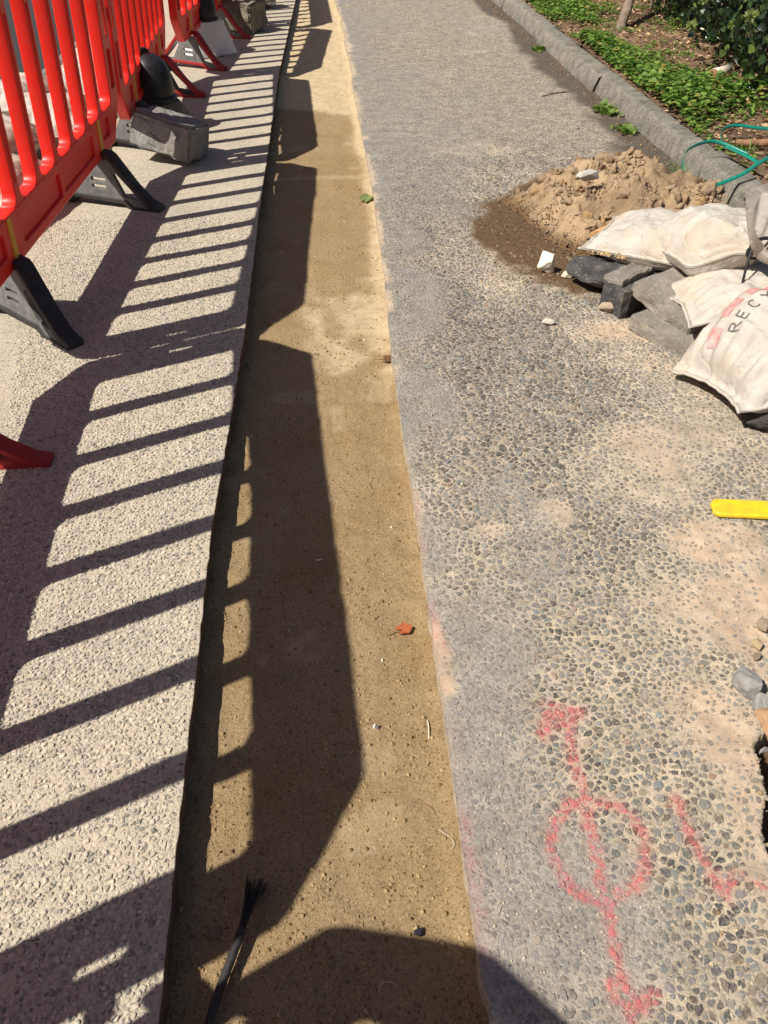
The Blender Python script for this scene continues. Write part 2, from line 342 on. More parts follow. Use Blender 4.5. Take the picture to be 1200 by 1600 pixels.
def masks(x, y):
    er = np.interp(y, *zip(*TR_R)); d = x - er
    wob = fbm(x, y, .25, 4, 21) - .5
    big = fbm(x * 1.0, y * .55, .55, 3, 33)
    sand = .06 + .95 * (big - .5) + .9 * wob + .12 * sstep(x, .35, .8) - .08 * sstep(y, .9, 1.6)
    for px, py, rx, ry, a in PATCH:
        q = np.hypot((x - px) / rx, (y - py) / ry) + wob * 1.1
        sand = sand + a * (1 - sstep(q, .45, 1.15))
    sand = sand - .16 * sstep(y, 1.9, 3.6) - .10 * sstep(y, 3.3, 4.7)
    dust = (1 - sstep(d + wob * .55, .04, .25)) * .85
    dust = np.maximum(dust, sstep(fbm(x, y * .5, .5, 3, 55) + .10 * sstep(y, 1.5, 3.5), .56, .74) * .45 * sstep(y, 1.1, 2.2))
    edge_s = (1 - sstep(d + wob * .05, .004, .035)) * sstep(fbm(y, 4.1, .12, 2, 71) + .25 * sstep(y, 2.2, 3.2), .5, .72)
    sand = np.maximum(sand * (1 - .55 * dust), edge_s * .95)
    dust = dust * (1 - edge_s)
    # damp soil spilled beside the heap
    q = np.hypot((x - 1.02) / .47, (y - 3.22) / .62) + wob * .42 + (vn(x, y, .04, 3) - .5) * .14 + (vn(x, y, .012, 4) - .5) * .08
    soil = (1 - sstep(q, .84, 1.02))
    soil = np.maximum(soil, (1 - sstep(np.hypot((x - 1.3) / .55, (y - 3.5) / .62) + wob * .2, .9, 1.0)))
    hole = in_poly(x + wob * .008, y + wob * .01, HOLE)
    soil = np.maximum(soil, hole)
    # damp gutter dirt along the kerb
    gut = sstep(x + wob * .22 + .05 * np.sin(y * 2.1), 1.54, 1.63) * .9
    paint = np.zeros_like(x)
    for pts, wd in MARKS:
        dd = seg_dist(x, y, pts) + (vn(x, y, .012, 91) - .5) * .009
        paint = np.maximum(paint, 1 - sstep(dd, wd * .6, wd * 1.25)); paint = np.maximum(paint, .24 * (1 - sstep(dd, wd * .9, wd * 2.3)))
    for py, ln, a in EDGE_PINK:
        pe = (1 - sstep(np.abs(y - py) / ln, .3, 1.0)) * (1 - sstep(d + wob * .03, .004, .035)) * a * .75
        paint = np.maximum(paint, pe)
    return np.clip(sand, 0, 1), np.clip(dust, 0, 1), np.clip(soil, 0, 1), np.clip(paint, 0, 1), np.clip(gut, 0, 1), hole
def z_path(x, y):
    z = (fbm(x, y, .30, 3, 41) - .5) * .010 + (vn(x, y, .02, 42) - .5) * .0022
    er = np.interp(y, *zip(*TR_R))
    return z * sstep(x - er, -.01, .08)

def build_path():
    Vs, Fs, A, off = [], [], [], 0
    KX = 1.80
    for y0, y1, st in ((-4, .15, .02), (.15, 1.45, .0048), (1.45, 3.4, .0095), (3.4, 16, .022)):
        ys = np.arange(y0, y1 + st * .5, st); ys[-1] = y1; nc = int((KX - .2) / st) + 1
        u = np.linspace(0, 1, nc); er = edge_r(ys)
        X = er[:, None] + u[None, :] * (KX - er[:, None]); Y = np.repeat(ys[:, None], nc, 1)
        Z = z_path(X, Y); s, d, so, p, g, ho = masks(X, Y)
        Z = np.where(ho, -.10 + fbm(X, Y, .06, 4, 77) * .05, Z + so * (1 - ho) * .004)
        Vs.append(np.stack([X, Y, Z], -1).reshape(-1, 3)); Fs.append(grid_faces(len(ys), nc, off)); off += X.size
        A.append(np.stack([s, d, so, p, g], -1).reshape(-1, 5))
    V = np.concatenate(Vs); A = np.concatenate(A)
    me = mesh('footpath', V, np.concatenate(Fs), M['path'], True, None, dict(sand=A[:, 0], dust=A[:, 1], soil=A[:, 2], paint=A[:, 3], damp=A[:, 4]))
    return tag(link('footpath', me), kind='structure')
path = build_path()

def build_slab():
    Vs, Fs, off = [], [], 0
    for y0, y1, st in ((-4, .15, .03), (.15, 3.0, .012), (3.0, 16, .03)):
        ys = np.arange(y0, y1 + st * .5, st); ys[-1] = y1; nc = int(1.62 / st); u = np.linspace(0, 1, nc)
        el = edge_l(ys); X = -1.86 + u[None, :] * (el[:, None] + 1.86); Y = np.repeat(ys[:, None], nc, 1)
        Z = (fbm(X, Y, .4, 3, 141) - .5) * .008 * sstep(el[:, None] - X, 0, .08)
        Vs.append(np.stack([X, Y, Z], -1).reshape(-1, 3)); Fs.append(grid_faces(len(ys), nc, off)); off += X.size
    me = mesh('pavement', np.concatenate(Vs), np.concatenate(Fs), M['slab'], True)
    return tag(link('pavement', me), kind='structure')
slab = build_slab()

def floor_z(x, y):
    z = FLOOR + (fbm(x, y, .22, 3, 61) - .5) * .014 + (np.abs(fbm(x, y, .11, 2, 66) - .5)) * -.016 + (vn(x, y, .012, 62) - .5) * .003 + (vn(x, y, .03, 63) - .5) * .003
    z = z + (1 - sstep(x - edge_l(y), 0, .05)) * .008 * vn(x, y, .06, 64)
    z = z + (1 - sstep(edge_r(y) - x, 0, .03)) * .012 * vn(y, x, .08, 65)
    return z
def build_trench():
    Vs, Fs, P, off = [], [], [], 0
    for y0, y1, st in ((-4, .15, .02), (.15, 2.2, .007), (2.2, 16, .018)):
        ys = np.arange(y0, y1 + st * .5, st); ys[-1] = y1; nc = int(.56 / st); u = np.linspace(0, 1, nc)
        a = edge_l(ys) - .03; b = edge_r(ys) + .03
        X = a[:, None] + u[None, :] * (b - a)[:, None]; Y = np.repeat(ys[:, None], nc, 1); Z = floor_z(X, Y)
        wob = fbm(X, Y, .18, 4, 101) - .5
        pale = sstep(Y + wob * .10 + X * .35, 5.42, 5.50)
        pale = np.maximum(pale, (1 - sstep(np.abs(Y - 2.62) / .38 + wob * 2.2, .55, 1.0)) * sstep(X + wob * .2, -.14, .02))
        pale = np.maximum(pale, (1 - sstep(np.abs(Y - 4.18 + wob * .05) / .05 + wob * 2.2, .2, .9)) * .4)
        pale = np.maximum(pale, sstep(X - edge_r(Y) + .03 + wob * .06, -.03, .02) * sstep(Y, 2.2, 2.6) * .9)
        pale = np.maximum(pale, sstep(fbm(X, Y, .14, 3, 131), .66, .76) * .35)
        Vs.append(np.stack([X, Y, Z], -1).reshape(-1, 3)); Fs.append(grid_faces(len(ys), nc, off)); off += X.size; P.append(pale.ravel())
    me = mesh('trench_floor', np.concatenate(Vs), np.concatenate(Fs), M['trench'], True, None, dict(pale=np.concatenate(P)))
    fl = tag(link('trench_floor', me), kind='structure')
    for nm, fn, sg, mt in (('trench_side_by_pavement', edge_l, -1, M['wall_l']), ('trench_side_by_footpath', edge_r, 1, M['wall_r'])):
        ys = np.arange(-4, 16, .012); nz = 9; t = np.linspace(0, 1, nz)
        X = np.repeat(fn(ys)[:, None], nz, 1); Y = np.repeat(ys[:, None], nz, 1); Z = np.repeat((.0005 - .14 * t)[None], len(ys), 0)
        X = X + sg * (fbm(Y, Z * 2, .05, 3, 200) - .25) * .010 * np.minimum(t * 6, 1)[None]
        X[:, 0] += sg * .0008
        f = grid_faces(len(ys), nz)
        if sg > 0: f = f[:, ::-1]
        tag(link(nm, mesh(nm, np.stack([X, Y, Z], -1).reshape(-1, 3), f, mt, True)), kind='structure')
    return fl
trench = build_trench()

# ------------------------------------------------------------------ embedded stones
def stone_batch(x, y, z, r, hgt, rot, asp, seed, k=7):
    g = np.random.default_rng(seed); N = len(x)
    th = np.arange(k) / k * 2 * np.pi
    ang = th[None] + g.uniform(-.30, .30, (N, k)); rad = g.uniform(.72, 1.12, (N, k))
    lx = np.cos(ang) * rad; ly = np.sin(ang) * rad * asp[:, None]
    c, s = np.cos(rot)[:, None], np.sin(rot)[:, None]
    bx, by = lx * c - ly * s, lx * s + ly * c
    f2 = g.uniform(.58, .82, (N, k)); tz = g.uniform(.72, 1.0, (N, k))
    r_, h_ = r[:, None], hgt[:, None]
    base = np.stack([x[:, None] + bx * r_, y[:, None] + by * r_, np.repeat(z[:, None] - .35 * h_, k, 1)], -1)
    top = np.stack([x[:, None] + bx * r_ * f2, y[:, None] + by * r_ * f2, z[:, None] + h_ * tz], -1)
    ap = np.stack([x + g.uniform(-.15, .15, N) * r, y + g.uniform(-.15, .15, N) * r, z + hgt * g.uniform(.95, 1.12, N)], -1)[:, None]
    V = np.concatenate([base, top, ap], 1)
    i = np.arange(k); j = (i + 1) % k
    q = np.stack([i, j, j + k, i + k], 1); t = np.stack([i + k, j + k, np.full(k, 2 * k)], 1)
    return V, q, t
def emit_stones(parent, mat, V, q, t, cols, paint, order, nparts, name):
    nv = V.shape[1]; sel = order[:nparts]
    for s in sel:
        c = V[s].mean(0); c[2] = 0
        me = mesh(name, V[s] - c, [q, t], mat, False, np.repeat(cols[s][None], nv, 0), dict(paint=paint[s]))
        link(name, me, None, parent, tuple(c))
    rest = order[nparts:]
    Vr = V[rest].reshape(-1, 3); o = (np.arange(len(rest)) * nv)[:, None, None]
    me = mesh(name + '_bed', Vr, [(q[None] + o).reshape(-1, 4), (t[None] + o).reshape(-1, 3)], mat, False, np.repeat(cols[rest], nv, 0), dict(paint=paint[rest].ravel()))
    tag(link(name + '_bed', me, None, parent), kind='stuff')
def jgrid(x0, x1, y0, y1, s, jit, seed):
    g = np.random.default_rng(seed); nx, ny = int((x1 - x0) / s), int((y1 - y0) / (s * .866))
    X, Y = np.meshgrid(np.arange(nx), np.arange(ny)); X = X + .5 * (Y % 2)
    x = x0 + X.ravel() * s + g.uniform(-jit, jit, X.size) * s; y = y0 + Y.ravel() * s * .866 + g.uniform(-jit, jit, X.size) * s
    return x, y
def cell_stones(x0, x1, y0, y1, sx, sy, seed, drop, k=9):
    """points on a jittered lattice, some left out, and the reach of each point's cell in k directions"""
    g = np.random.default_rng(seed); nx, ny = int((x1 - x0) / sx), int((y1 - y0) / sy)
    J, I = np.meshgrid(np.arange(nx), np.arange(ny))
    X = x0 + (J + .5 * (I % 2)) * sx + g.uniform(-.42, .42, J.shape) * sx; Y = y0 + I * sy + g.uniform(-.42, .42, J.shape) * sy
    dead = g.uniform(0, 1, J.shape) < drop
    XP = np.pad(np.where(dead, 1e3, X), 3, constant_values=1e3); YP = np.pad(np.where(dead, 1e3, Y), 3, constant_values=1e3)
    th = np.arange(k) / k * 2 * np.pi + g.uniform(0, 6.28, J.shape)[..., None] + g.uniform(-.22, .22, J.shape + (k,))
    ux, uy = np.cos(th), np.sin(th); rad = np.full(th.shape, max(sx, sy) * 1.5)
    for di in range(-3, 4):
        for dj in range(-3, 4):
            if not (di or dj): continue
            dx = XP[3 + di:3 + di + ny, 3 + dj:3 + dj + nx] - X; dy = YP[3 + di:3 + di + ny, 3 + dj:3 + dj + nx] - Y
            dot = dx[..., None] * ux + dy[..., None] * uy; q = ((dx * dx + dy * dy) / 2)[..., None] / np.where(dot > 1e-6, dot, 1e-6)
            rad = np.where((dot > 1e-6) & (q < rad), q, rad)
    ok = ~dead.ravel()
    return X.ravel()[ok], Y.ravel()[ok], th.reshape(-1, k)[ok], rad.reshape(-1, k)[ok]
def flat_stones(x, y, z, th, rad, h, seed):
    g = np.random.default_rng(seed); N, k = th.shape
    bx, by = np.cos(th) * rad, np.sin(th) * rad; f2 = g.uniform(.66, .92, (N, k)); tz = g.uniform(.55, 1.0, (N, k))
    tlx, tly = g.normal(0, .16, N), g.normal(0, .16, N)          # each stone lies a little askew
    base = np.stack([x[:, None] + bx, y[:, None] + by, np.repeat(z[:, None] - .0012, k, 1)], -1)
    top = np.stack([x[:, None] + bx * f2, y[:, None] + by * f2, z[:, None] + h[:, None] * tz + (bx * tlx[:, None] + by * tly[:, None]) * f2 * .5], -1)
    ap = np.stack([x, y, z + h * 1.02], -1)[:, None]
    i = np.arange(k); j = (i + 1) % k
    return np.concatenate([base, top, ap], 1), np.stack([i, j, j + k, i + k], 1), np.stack([i + k, j + k, np.full(k, 2 * k)], 1)
def path_stones():
    x, y, th, rad = cell_stones(.19, 1.60, .28, 4.9, .0120, .0113, 1, .42)
    g = np.random.default_rng(51)
    ok = (x > edge_r(y) + .004 + rad.max(1)); x, y, th, rad = x[ok], y[ok], th[ok], rad[ok]
    sa, du, so, pa, gu, ho = masks(x, y); g1 = g.uniform(0, 1, len(x))
    p = np.clip(1.25 - sa * .72 - du * .35, .12, 1) * (1 - sstep(y + (fbm(x, y, .4, 3, 909) - .5) * 1.2, 3.3, 4.7))
    keep = (so < .4) & ~ho & (gu < .4) & (g1 < p); x, y, th, rad, sa, du = x[keep], y[keep], th[keep], rad[keep], sa[keep], du[keep]
    N = len(x); g = np.random.default_rng(99)
    rad = rad * g.uniform(.74, 1.0, rad.shape) * (g.uniform(.72, 1.08, N) * (1 - .30 * sa) * (1 - .22 * du))[:, None]
    rm = rad.mean(1); h = np.clip(rm * g.uniform(.22, .60, N), .0008, .0042) * (1 - .45 * sa) * (1 - .55 * du)
    V, q, t = flat_stones(x, y, z_path(x, y), th, rad, h, 5)
    tone = g.uniform(0, 1, N); v = (.05 + .165 * tone ** 1.25)[:, None]
    cols = v * (1 + g.uniform(-.05, .05, (N, 3))) * np.array([[1.02, 1.0, .97]])
    blue = g.uniform(0, 1, N) < .10; cols[blue] *= np.array([.84, .95, 1.08])
    warm = g.uniform(0, 1, N) < .14; cols[warm] = cols[warm] * np.array([1.5, 1.22, .95])
    rd = g.uniform(0, 1, N) < .004; cols[rd] = np.array([.26, .15, .11])
    cols = mixc(cols, np.array([.42, .36, .28]), np.clip(sa * .35, 0, .45)); cols = mixc(cols, np.array([.27, .258, .24]), np.clip(du * .62, 0, .6))
    paint = masks(V[..., 0].ravel(), V[..., 1].ravel())[3].reshape(N, -1)
    d = np.sqrt(x ** 2 + y ** 2 + 1.25 ** 2); infr = (y > .36) & (x < .60 + (y - .36) * .37) & (du < .5)
    order = np.argsort(-(rm / d) * infr)
    emit_stones(path, M['pebble'], V, q, t, cols, paint, order, 300, 'pebble')
    # loose fine grit
    N = 26000; g = np.random.default_rng(123); y = .3 + 3.4 * g.uniform(0, 1, N) ** 1.6; x = g.uniform(.2, 1.5, N)
    ok = (x > edge_r(y) + .004) & (x < .70 + (y - .36) * .42); x, y = x[ok], y[ok]; sa, du, so, pa, gu, ho = masks(x, y); ok = ~ho; x, y, sa, pa = x[ok], y[ok], sa[ok], pa[ok]; N = len(x)
    rr = .0009 + .0026 * g.uniform(0, 1, N) ** 4
    V, q, t = stone_batch(x, y, z_path(x, y), rr, rr * .9, g.uniform(0, 6.3, N), g.uniform(.6, 1, N), 19, 4)
    C = mixc(np.array([[.16, .14, .115]]), np.array([[.66, .57, .44]]), g.uniform(0, 1, N) ** .8); nv = V.shape[1]; o = (np.arange(N) * nv)[:, None, None]
    me = mesh('path_grit', V.reshape(-1, 3), [(q[None] + o).reshape(-1, 4), (t[None] + o).reshape(-1, 3)], M['pebble'], False, np.repeat(C, nv, 0), dict(paint=np.repeat(pa, nv) * .6))
    tag(link('path_grit', me, None, path), kind='stuff')
path_stones()
def slab_stones():
    x, y, th, rad = cell_stones(-1.2, -.25, .33, 3.5, .0090, .0086, 11, .28, 7)
    ok = (x < edge_l(y) - .003 - rad.max(1)) & (x > -.60 - .20 * (y - .35)); x, y, th, rad = x[ok], y[ok], th[ok], rad[ok]; N = len(x); g = np.random.default_rng(98)
    keep = g.uniform(0, 1, N) < np.clip(.42 + .85 * fbm(x, y, .25, 3, 300), .2, .96); x, y, th, rad = x[keep], y[keep], th[keep], rad[keep]; N = len(x)
    rad = rad * g.uniform(.78, .98, rad.shape) * g.uniform(.70, 1.0, N)[:, None]; rm = rad.mean(1); h = np.clip(rm * g.uniform(.25, .80, N), .0006, .0034)
    z = (fbm(x, y, .4, 3, 141) - .5) * .008 * sstep(edge_l(y) - x, 0, .08)
    V, q, t = flat_stones(x, y, z, th, rad, h, 6)
    cols = mixc(np.array([[.23, .205, .175]]), np.array([[.59, .525, .43]]), g.uniform(0, 1, N) ** .6) * (1 + g.uniform(-.05, .05, (N, 3)))
    bl = g.uniform(0, 1, N) < .09; cols[bl] = np.array([.17, .168, .17])
    d = np.sqrt(x ** 2 + y ** 2 + 1.25 ** 2)
    emit_stones(slab, M['spebble'], V, q, t, cols, np.zeros(V.shape[:2]), np.argsort(-(rm / d) * (y > .42)), 300, 'pebble')
slab_stones()
def trench_grains():
    g = np.random.default_rng(31); N = 30000
    y = .35 + 4.2 * g.uniform(0, 1, N) ** 1.7; u = g.uniform(.01, .99, N)
    x = edge_l(y) * (1 - u) + edge_r(y) * u
    k = g.uniform(0, 1, N) < np.clip(fbm(x, y, .12, 3, 400) * 1.9 - .35, .08, 1); x, y = x[k], y[k]; N = len(x)
    r = .0012 + .0042 * g.uniform(0, 1, N) ** 9
    V, q, t = stone_batch(x, y, floor_z(x, y), r, r * g.uniform(.6, 1.0, N), g.uniform(0, 6.3, N), g.uniform(.6, 1, N), 8, 5)
    cols = mixc(np.array([[.17, .105, .045]]), np.array([[.42, .30, .155]]), g.uniform(0, 1, N) ** .9)
    wh = g.uniform(0, 1, N) < .006; cols[wh] = np.array([.62, .55, .42])
    nv = V.shape[1]; o = (np.arange(N) * nv)[:, None, None]
    me = mesh('sand_grains', V.reshape(-1, 3), [(q[None] + o).reshape(-1, 4), (t[None] + o).reshape(-1, 3)], M['grain'], True, np.repeat(cols, nv, 0))
    tag(link('sand_grains', me, None, trench), kind='stuff')
trench_grains()

# ------------------------------------------------------------------ road, kerbs, garden bed, deep ground
def sheet(name, x0, x1, y0, y1, z, mat):
    me = mesh(name, [(x0, y0, z), (x1, y0, z), (x1, y1, z), (x0, y1, z)], np.array([[0, 1, 2, 3]]), mat)
    return tag(link(name, me), kind='structure')
sheet('ground', -150, 150, -150, 150, -.35, M['ground'])
sheet('road', -14, -1.98, -4, 60, -.10, M['road'])

def kerb_stone(parent, x, y0, y1, prof, seed, mat, flip=1):
    g = np.random.default_rng(seed); n = max(4, int((y1 - y0) / .02)); ys = np.linspace(y0, y1, n); k = len(prof); P = np.array(prof)
    V = []
    ox, oz, sl = g.uniform(-.014, .014), g.uniform(-.009, .009), g.uniform(-.02, .02)
    for i, yy in enumerate(ys):
        e = .012 if i in (0, n - 1) else 0
        t = np.linspace(0, 1, k)
        px = P[:, 0] * flip + x + ox + sl * (i / n - .5); pz = P[:, 1] + oz - e * .6 * (P[:, 1] > .03)
        px = px + (fbm(yy, t * .5, .35, 4, seed) - .5) * .018; pz = pz + (fbm(yy, t * .5 + 5, .3, 4, seed + 3) - .5) * .014
        V.append(np.stack([px, np.full(k, yy + (.007 if i == 0 else -.007 if i == n - 1 else 0)), pz], -1))
    V = np.concatenate(V); F = grid_faces(n, k)
    caps = [list(range(k))[::-1], [(n - 1) * k + i for i in range(k)]]
    me = mesh('kerb_stone', V, [F if flip < 0 else F[:, ::-1], np.array(caps)], mat, True)
    return link('kerb_stone', me, None, parent)
KP = [(-.016, -.12), (-.010, .0), (-.003, .03), (.007, .06), (.014, .080), (.020, .091), (.028, .098), (.038, .101), (.06, .103), (.09, .104), (.115, .104), (.138, .102), (.148, .092), (.152, -.12)]
kerb = tag(empty('kerb'), kind='structure')
for i, (a, b) in enumerate([(-2.7, -1.0), (-1.0, .6), (.6, 2.28), (2.28, 3.98), (3.98, 5.67), (5.67, 7.35), (7.35, 9.05), (9.05, 10.75), (10.75, 12.4)]):
    kerb_stone(kerb, 1.775 + .03 * (i == 2) * 0, a, b, KP, 60 + i, M['kerb'])
kerb2 = tag(empty('road_kerb'), kind='structure')
KP2 = [(0, -.2), (0, -.02), (.02, .003), (.06, .008), (.1, .006), (.12, -.03), (.12, -.2)]
for i in range(8): kerb_stone(kerb2, -1.98, 1.0 + 1.5 * i, 2.5 + 1.5 * i, KP2, 80 + i, M['kerb'])

def bed_z(x, y):
    return .103 + .012 * vn(x, y, .12, 505) + .05 * sstep(x, 2.0, 3.2) + (fbm(x, y, .5, 4, 500) - .5) * .08 * sstep(x, 1.95, 2.2) + (vn(x, y, .03, 501) - .5) * .012
def build_bed():
    xs = np.concatenate([np.arange(1.895, 3.4, .022), np.linspace(3.45, 14, 40)]); ys = np.concatenate([np.linspace(-4, 1.9, 60), np.arange(2.0, 10, .022), np.linspace(10.2, 30, 40)])
    X, Y = np.meshgrid(xs, ys); Z = bed_z(X, Y)
    n1 = fbm(X, Y, .22, 4, 510)[..., None]; n2 = sstep(fbm(X, Y, .5, 3, 520), .45, .65)[..., None]
    C = np.array([.10, .062, .038]) * (1 - n1) + np.array([.27, .175, .115]) * n1; C = C * (1 - .35 * n2)
    me = mesh('garden_bed', np.stack([X, Y, Z], -1).reshape(-1, 3), grid_faces(len(ys), len(xs)), M['earth'], True, C.reshape(-1, 3))
    return tag(link('garden_bed', me), kind='structure')
bed = build_bed()

# ------------------------------------------------------------------ red plastic barriers
def curve_mesh(name, outlines, ext, bev=.004, res=2):
    cu = bpy.data.curves.new(name, 'CURVE'); cu.dimensions = '2D'; cu.fill_mode = 'BOTH'; cu.extrude = ext - bev; cu.bevel_depth = bev; cu.bevel_resolution = 1; cu.offset = -bev
    for P in outlines:
        s = cu.splines.new('POLY'); s.points.add(len(P) - 1); s.use_cyclic_u = True
        for p, (a, b) in zip(s.points, P): p.co = (a, b, 0, 1)
    o = bpy.data.objects.new(name, cu); COL.objects.link(o)
    dg = bpy.context.evaluated_depsgraph_get(); me = bpy.data.meshes.new_from_object(o.evaluated_get(dg))
    bpy.data.objects.remove(o); bpy.data.curves.remove(cu)
    me.name = name
    me.transform(Matrix.Rotation(R(90), 4, 'X'))      # drawing plane stands up: x along, z up, thickness in y
    return me
def rrect(x0, x1, z0, z1, r, n=4):
    P = []
    for cx, cz, a in ((x1 - r, z0 + r, -90), (x1 - r, z1 - r, 0), (x0 + r, z1 - r, 90), (x0 + r, z0 + r, 180)):
        for i in range(n + 1):
            t = R(a + 90 * i / n); P.append((cx + r * math.cos(t), cz + r * math.sin(t)))
    return P
PL = 1.94; HB, HT = .20, 1.108; OB, OT = .352, .902
POST = .132; SW = .045; NO = 8; OW = (PL - 2 * POST - (NO - 1) * SW) / NO
def panel_meshes():
    out = [(.16, HB), (PL - .16, HB), (PL - .02, .33), (PL, .36), (PL, .90), (PL - .015, .93), (PL - .17, HT - .01), (PL - .19, HT), (.19, HT), (.17, HT - .01), (.015, .93), (0, .90), (0, .36), (.02, .33)]
    holes = [rrect(POST, PL - POST, OB, OT, .035)]
    rec = []
    for a, b in ((.50, .95), (.985, 1.44)): rec.append((a, b, HB + .035, OB - .035))
    rec += [(.22, .34, HB + .05, OB - .03), (PL - .34, PL - .22, HB + .05, OB - .03)]
    for i in range(4):
        a = .22 + i * (PL - .44) / 4; rec.append((a + .015, a + (PL - .44) / 4 - .015, OT + .035, HT - .04))
    rec += [(.03, .095, .40, .55), (PL - .095, PL - .03, .40, .55)]
    holes += [rrect(*r, .012, 3) for r in rec]
    slots = [rrect(.035, .062, .60, .74, .01, 3), rrect(PL - .062, PL - .035, .60, .74, .01, 3)]
    frame = curve_mesh('frame', [out] + holes + slots, .026, .005)
    recess = [(curve_mesh('recess_panel', [rrect(r[0] - .004, r[1] + .004, r[2] - .004, r[3] + .004, .006, 2)], .014, .002)) for r in rec]
    fl = .034; S = []
    for sgn in (1,):
        for z, w_ in [(OB - .012, SW / 2 + fl), (OB + .002, SW / 2 + fl)] + [(OB + .002 + fl * (1 - math.cos(R(a))), SW / 2 + fl * (1 - math.sin(R(a)))) for a in (25, 45, 65, 90)] + \
                [(OT - .002 - fl * (1 - math.cos(R(a))), SW / 2 + fl * (1 - math.sin(R(a)))) for a in (90, 65, 45, 25)] + [(OT - .002, SW / 2 + fl), (OT + .012, SW / 2 + fl)]:
            S.append((w_, z))
    P = S + [(-a, b) for a, b in reversed(S)]
    slat = curve_mesh('slat', [P], .023, .004)
    rib = curve_mesh('rib', [rrect(-.006, .006, OB + .06, OT - .06, .004, 2)], .0265, .002)
    tagm = curve_mesh('reflector', [rrect(-.017, .017, HB + .004, OB - .006, .004, 2)], .030, .002)
    hook = curve_mesh('latch', [rrect(-.035, .022, .665, .695, .008, 2)], .012, .003)
    knob = curve_mesh('latch_knuckle', [rrect(-.028, .010, .47, .53, .012, 3)], .020, .004)
    for m_ in [frame, slat, rib, hook, knob] + recess: m_.materials.append(M['red'])
    tagm.materials.append(M['yellow_tag'])
    return frame, recess, slat, rib, tagm, hook, knob
PM = panel_meshes()
def foot_meshes():
    Lh = .285
    out = [(-Lh, 0), (-Lh, .03), (-Lh + .05, .048), (-.17, .105), (-.075, .215), (-.055, .228), (.055, .228), (.075, .215), (.17, .105), (Lh - .05, .048), (Lh, .03), (Lh, 0), (.14, 0), (.115, .022), (-.115, .022), (-.14, 0)]
    inn = [(-Lh + .055, .018), (-Lh + .075, .034), (-.155, .088), (-.06, .198), (-.045, .205), (.045, .205), (.06, .198), (.155, .088), (Lh - .075, .034), (Lh - .055, .018), (.16, .018), (.125, .042), (-.125, .042), (-.16, .018)]
    flange = curve_mesh('flange', [out, inn], .030, .004)
    web = [(-Lh + .05, .014), (-Lh + .07, .036), (-.157, .092), (-.062, .2), (.062, .2), (.157, .092), (Lh - .07, .036), (Lh - .05, .014), (.165, .014), (.13, .038), (-.13, .038), (-.165, .014)]
    wh = [[(-.20, .045), (-.12, .055), (-.075, .14), (-.085, .15)], [(.20, .045), (.12, .055), (.075, .14), (.085, .15)], rrect(-.035, .035, .075, .09, .004, 2), rrect(-.035, .035, .105, .12, .004, 2)]
    webm = curve_mesh('web', [web] + wh, .010, .002); webm.transform(Matrix.Translation((0, -.016, 0)))
    return flange, webm
FM = foot_meshes()
LEAN = R(2.6)
def foot(panel, s, yaw_w, panel_yaw, fm, wm):
    """a foot of the panel; yaw_w: direction of its tip in the world (degrees from +x)"""
    f = empty('foot', (s, 0, 0), (-LEAN, 0, R(yaw_w) - panel_yaw), panel)
    for k, (me, mt) in enumerate(zip(FM, (fm, wm))):
        m2 = me.copy(); m2.materials.clear(); m2.materials.append(mt); link(me.name.split('.')[0], m2, None, f)
    return f
def barrier(a, b, label, feet, lean=LEAN):
    frame, recess, slat, rib, tg, hook, knob = PM
    yaw = math.atan2(b[1] - a[1], b[0] - a[0])
    t = empty('barrier_panel', (a[0], a[1], 0), (lean, 0, yaw)); tag(t, label, 'barrier', 'red plastic barrier panels standing along the trench')
    link('frame', frame, None, t)
    for r_ in recess: link('recess_panel', r_, None, t)
    for i in range(NO - 1):
        s = link('slat', slat, None, t, (POST + (i + 1) * OW + i * SW + SW / 2, 0, 0)); link('rib', rib, None, s)
    for s in (.40, 1.54): link('reflector', tg, None, t, (s, 0, 0))
    link('latch', hook, None, t, (0, 0, 0)); link('latch_knuckle', knob, None, t, (PL + .02, 0, 0))
    for s, yw, fm, wm in feet:
        f = foot(t, s, yw, yaw, fm, wm)
        if wm is RD: f.scale = (.88, 1, .6)
    return t
G, K, RD = M['greyfoot'], M['blackfoot'], M['redfoot']
barrier((-.774, .183), (.586, -1.20), 'red barrier panel set across the end of the trench behind the viewer', [(.4, 44, K, G), (1.54, 44, K, G)], 0.0)
barrier((-.895, .20), (-1.02, 2.13), 'red barrier panel with red rubber feet, next along the trench to the grey footed panel', [(.4, 5, RD, RD), (1.54, 2, RD, RD)])
barrier((-1.045, 2.15), (-.975, 4.09), 'red slatted barrier panel with two grey rubber feet and white sandbags behind its slats', [(.4, -42, K, G), (1.54, -20, K, G)])
barrier((-.97, 4.13), (-1.04, 6.05), 'red slatted barrier panel with the tilted kerb block and stained domed base at its foot', [(.4, -24, K, G), (1.54, -6, RD, K)])
barrier((-.965, 6.10), (-.82, 8.03), 'red slatted barrier panel with the white painted domed base beside it', [(.4, -24, RD, G), (1.54, -15, RD, G)])
barrier((-.82, 8.08), (-.86, 10.01), 'red slatted barrier panel beyond the rough stone block', [(.4, -20, K, G), (1.54, -10, K, G)])
barrier((-.86, 10.06), (-.93, 12.0), 'red slatted barrier panel at the far end of the barrier line', [(.4, -10, K, G), (1.54, -10, K, G)])

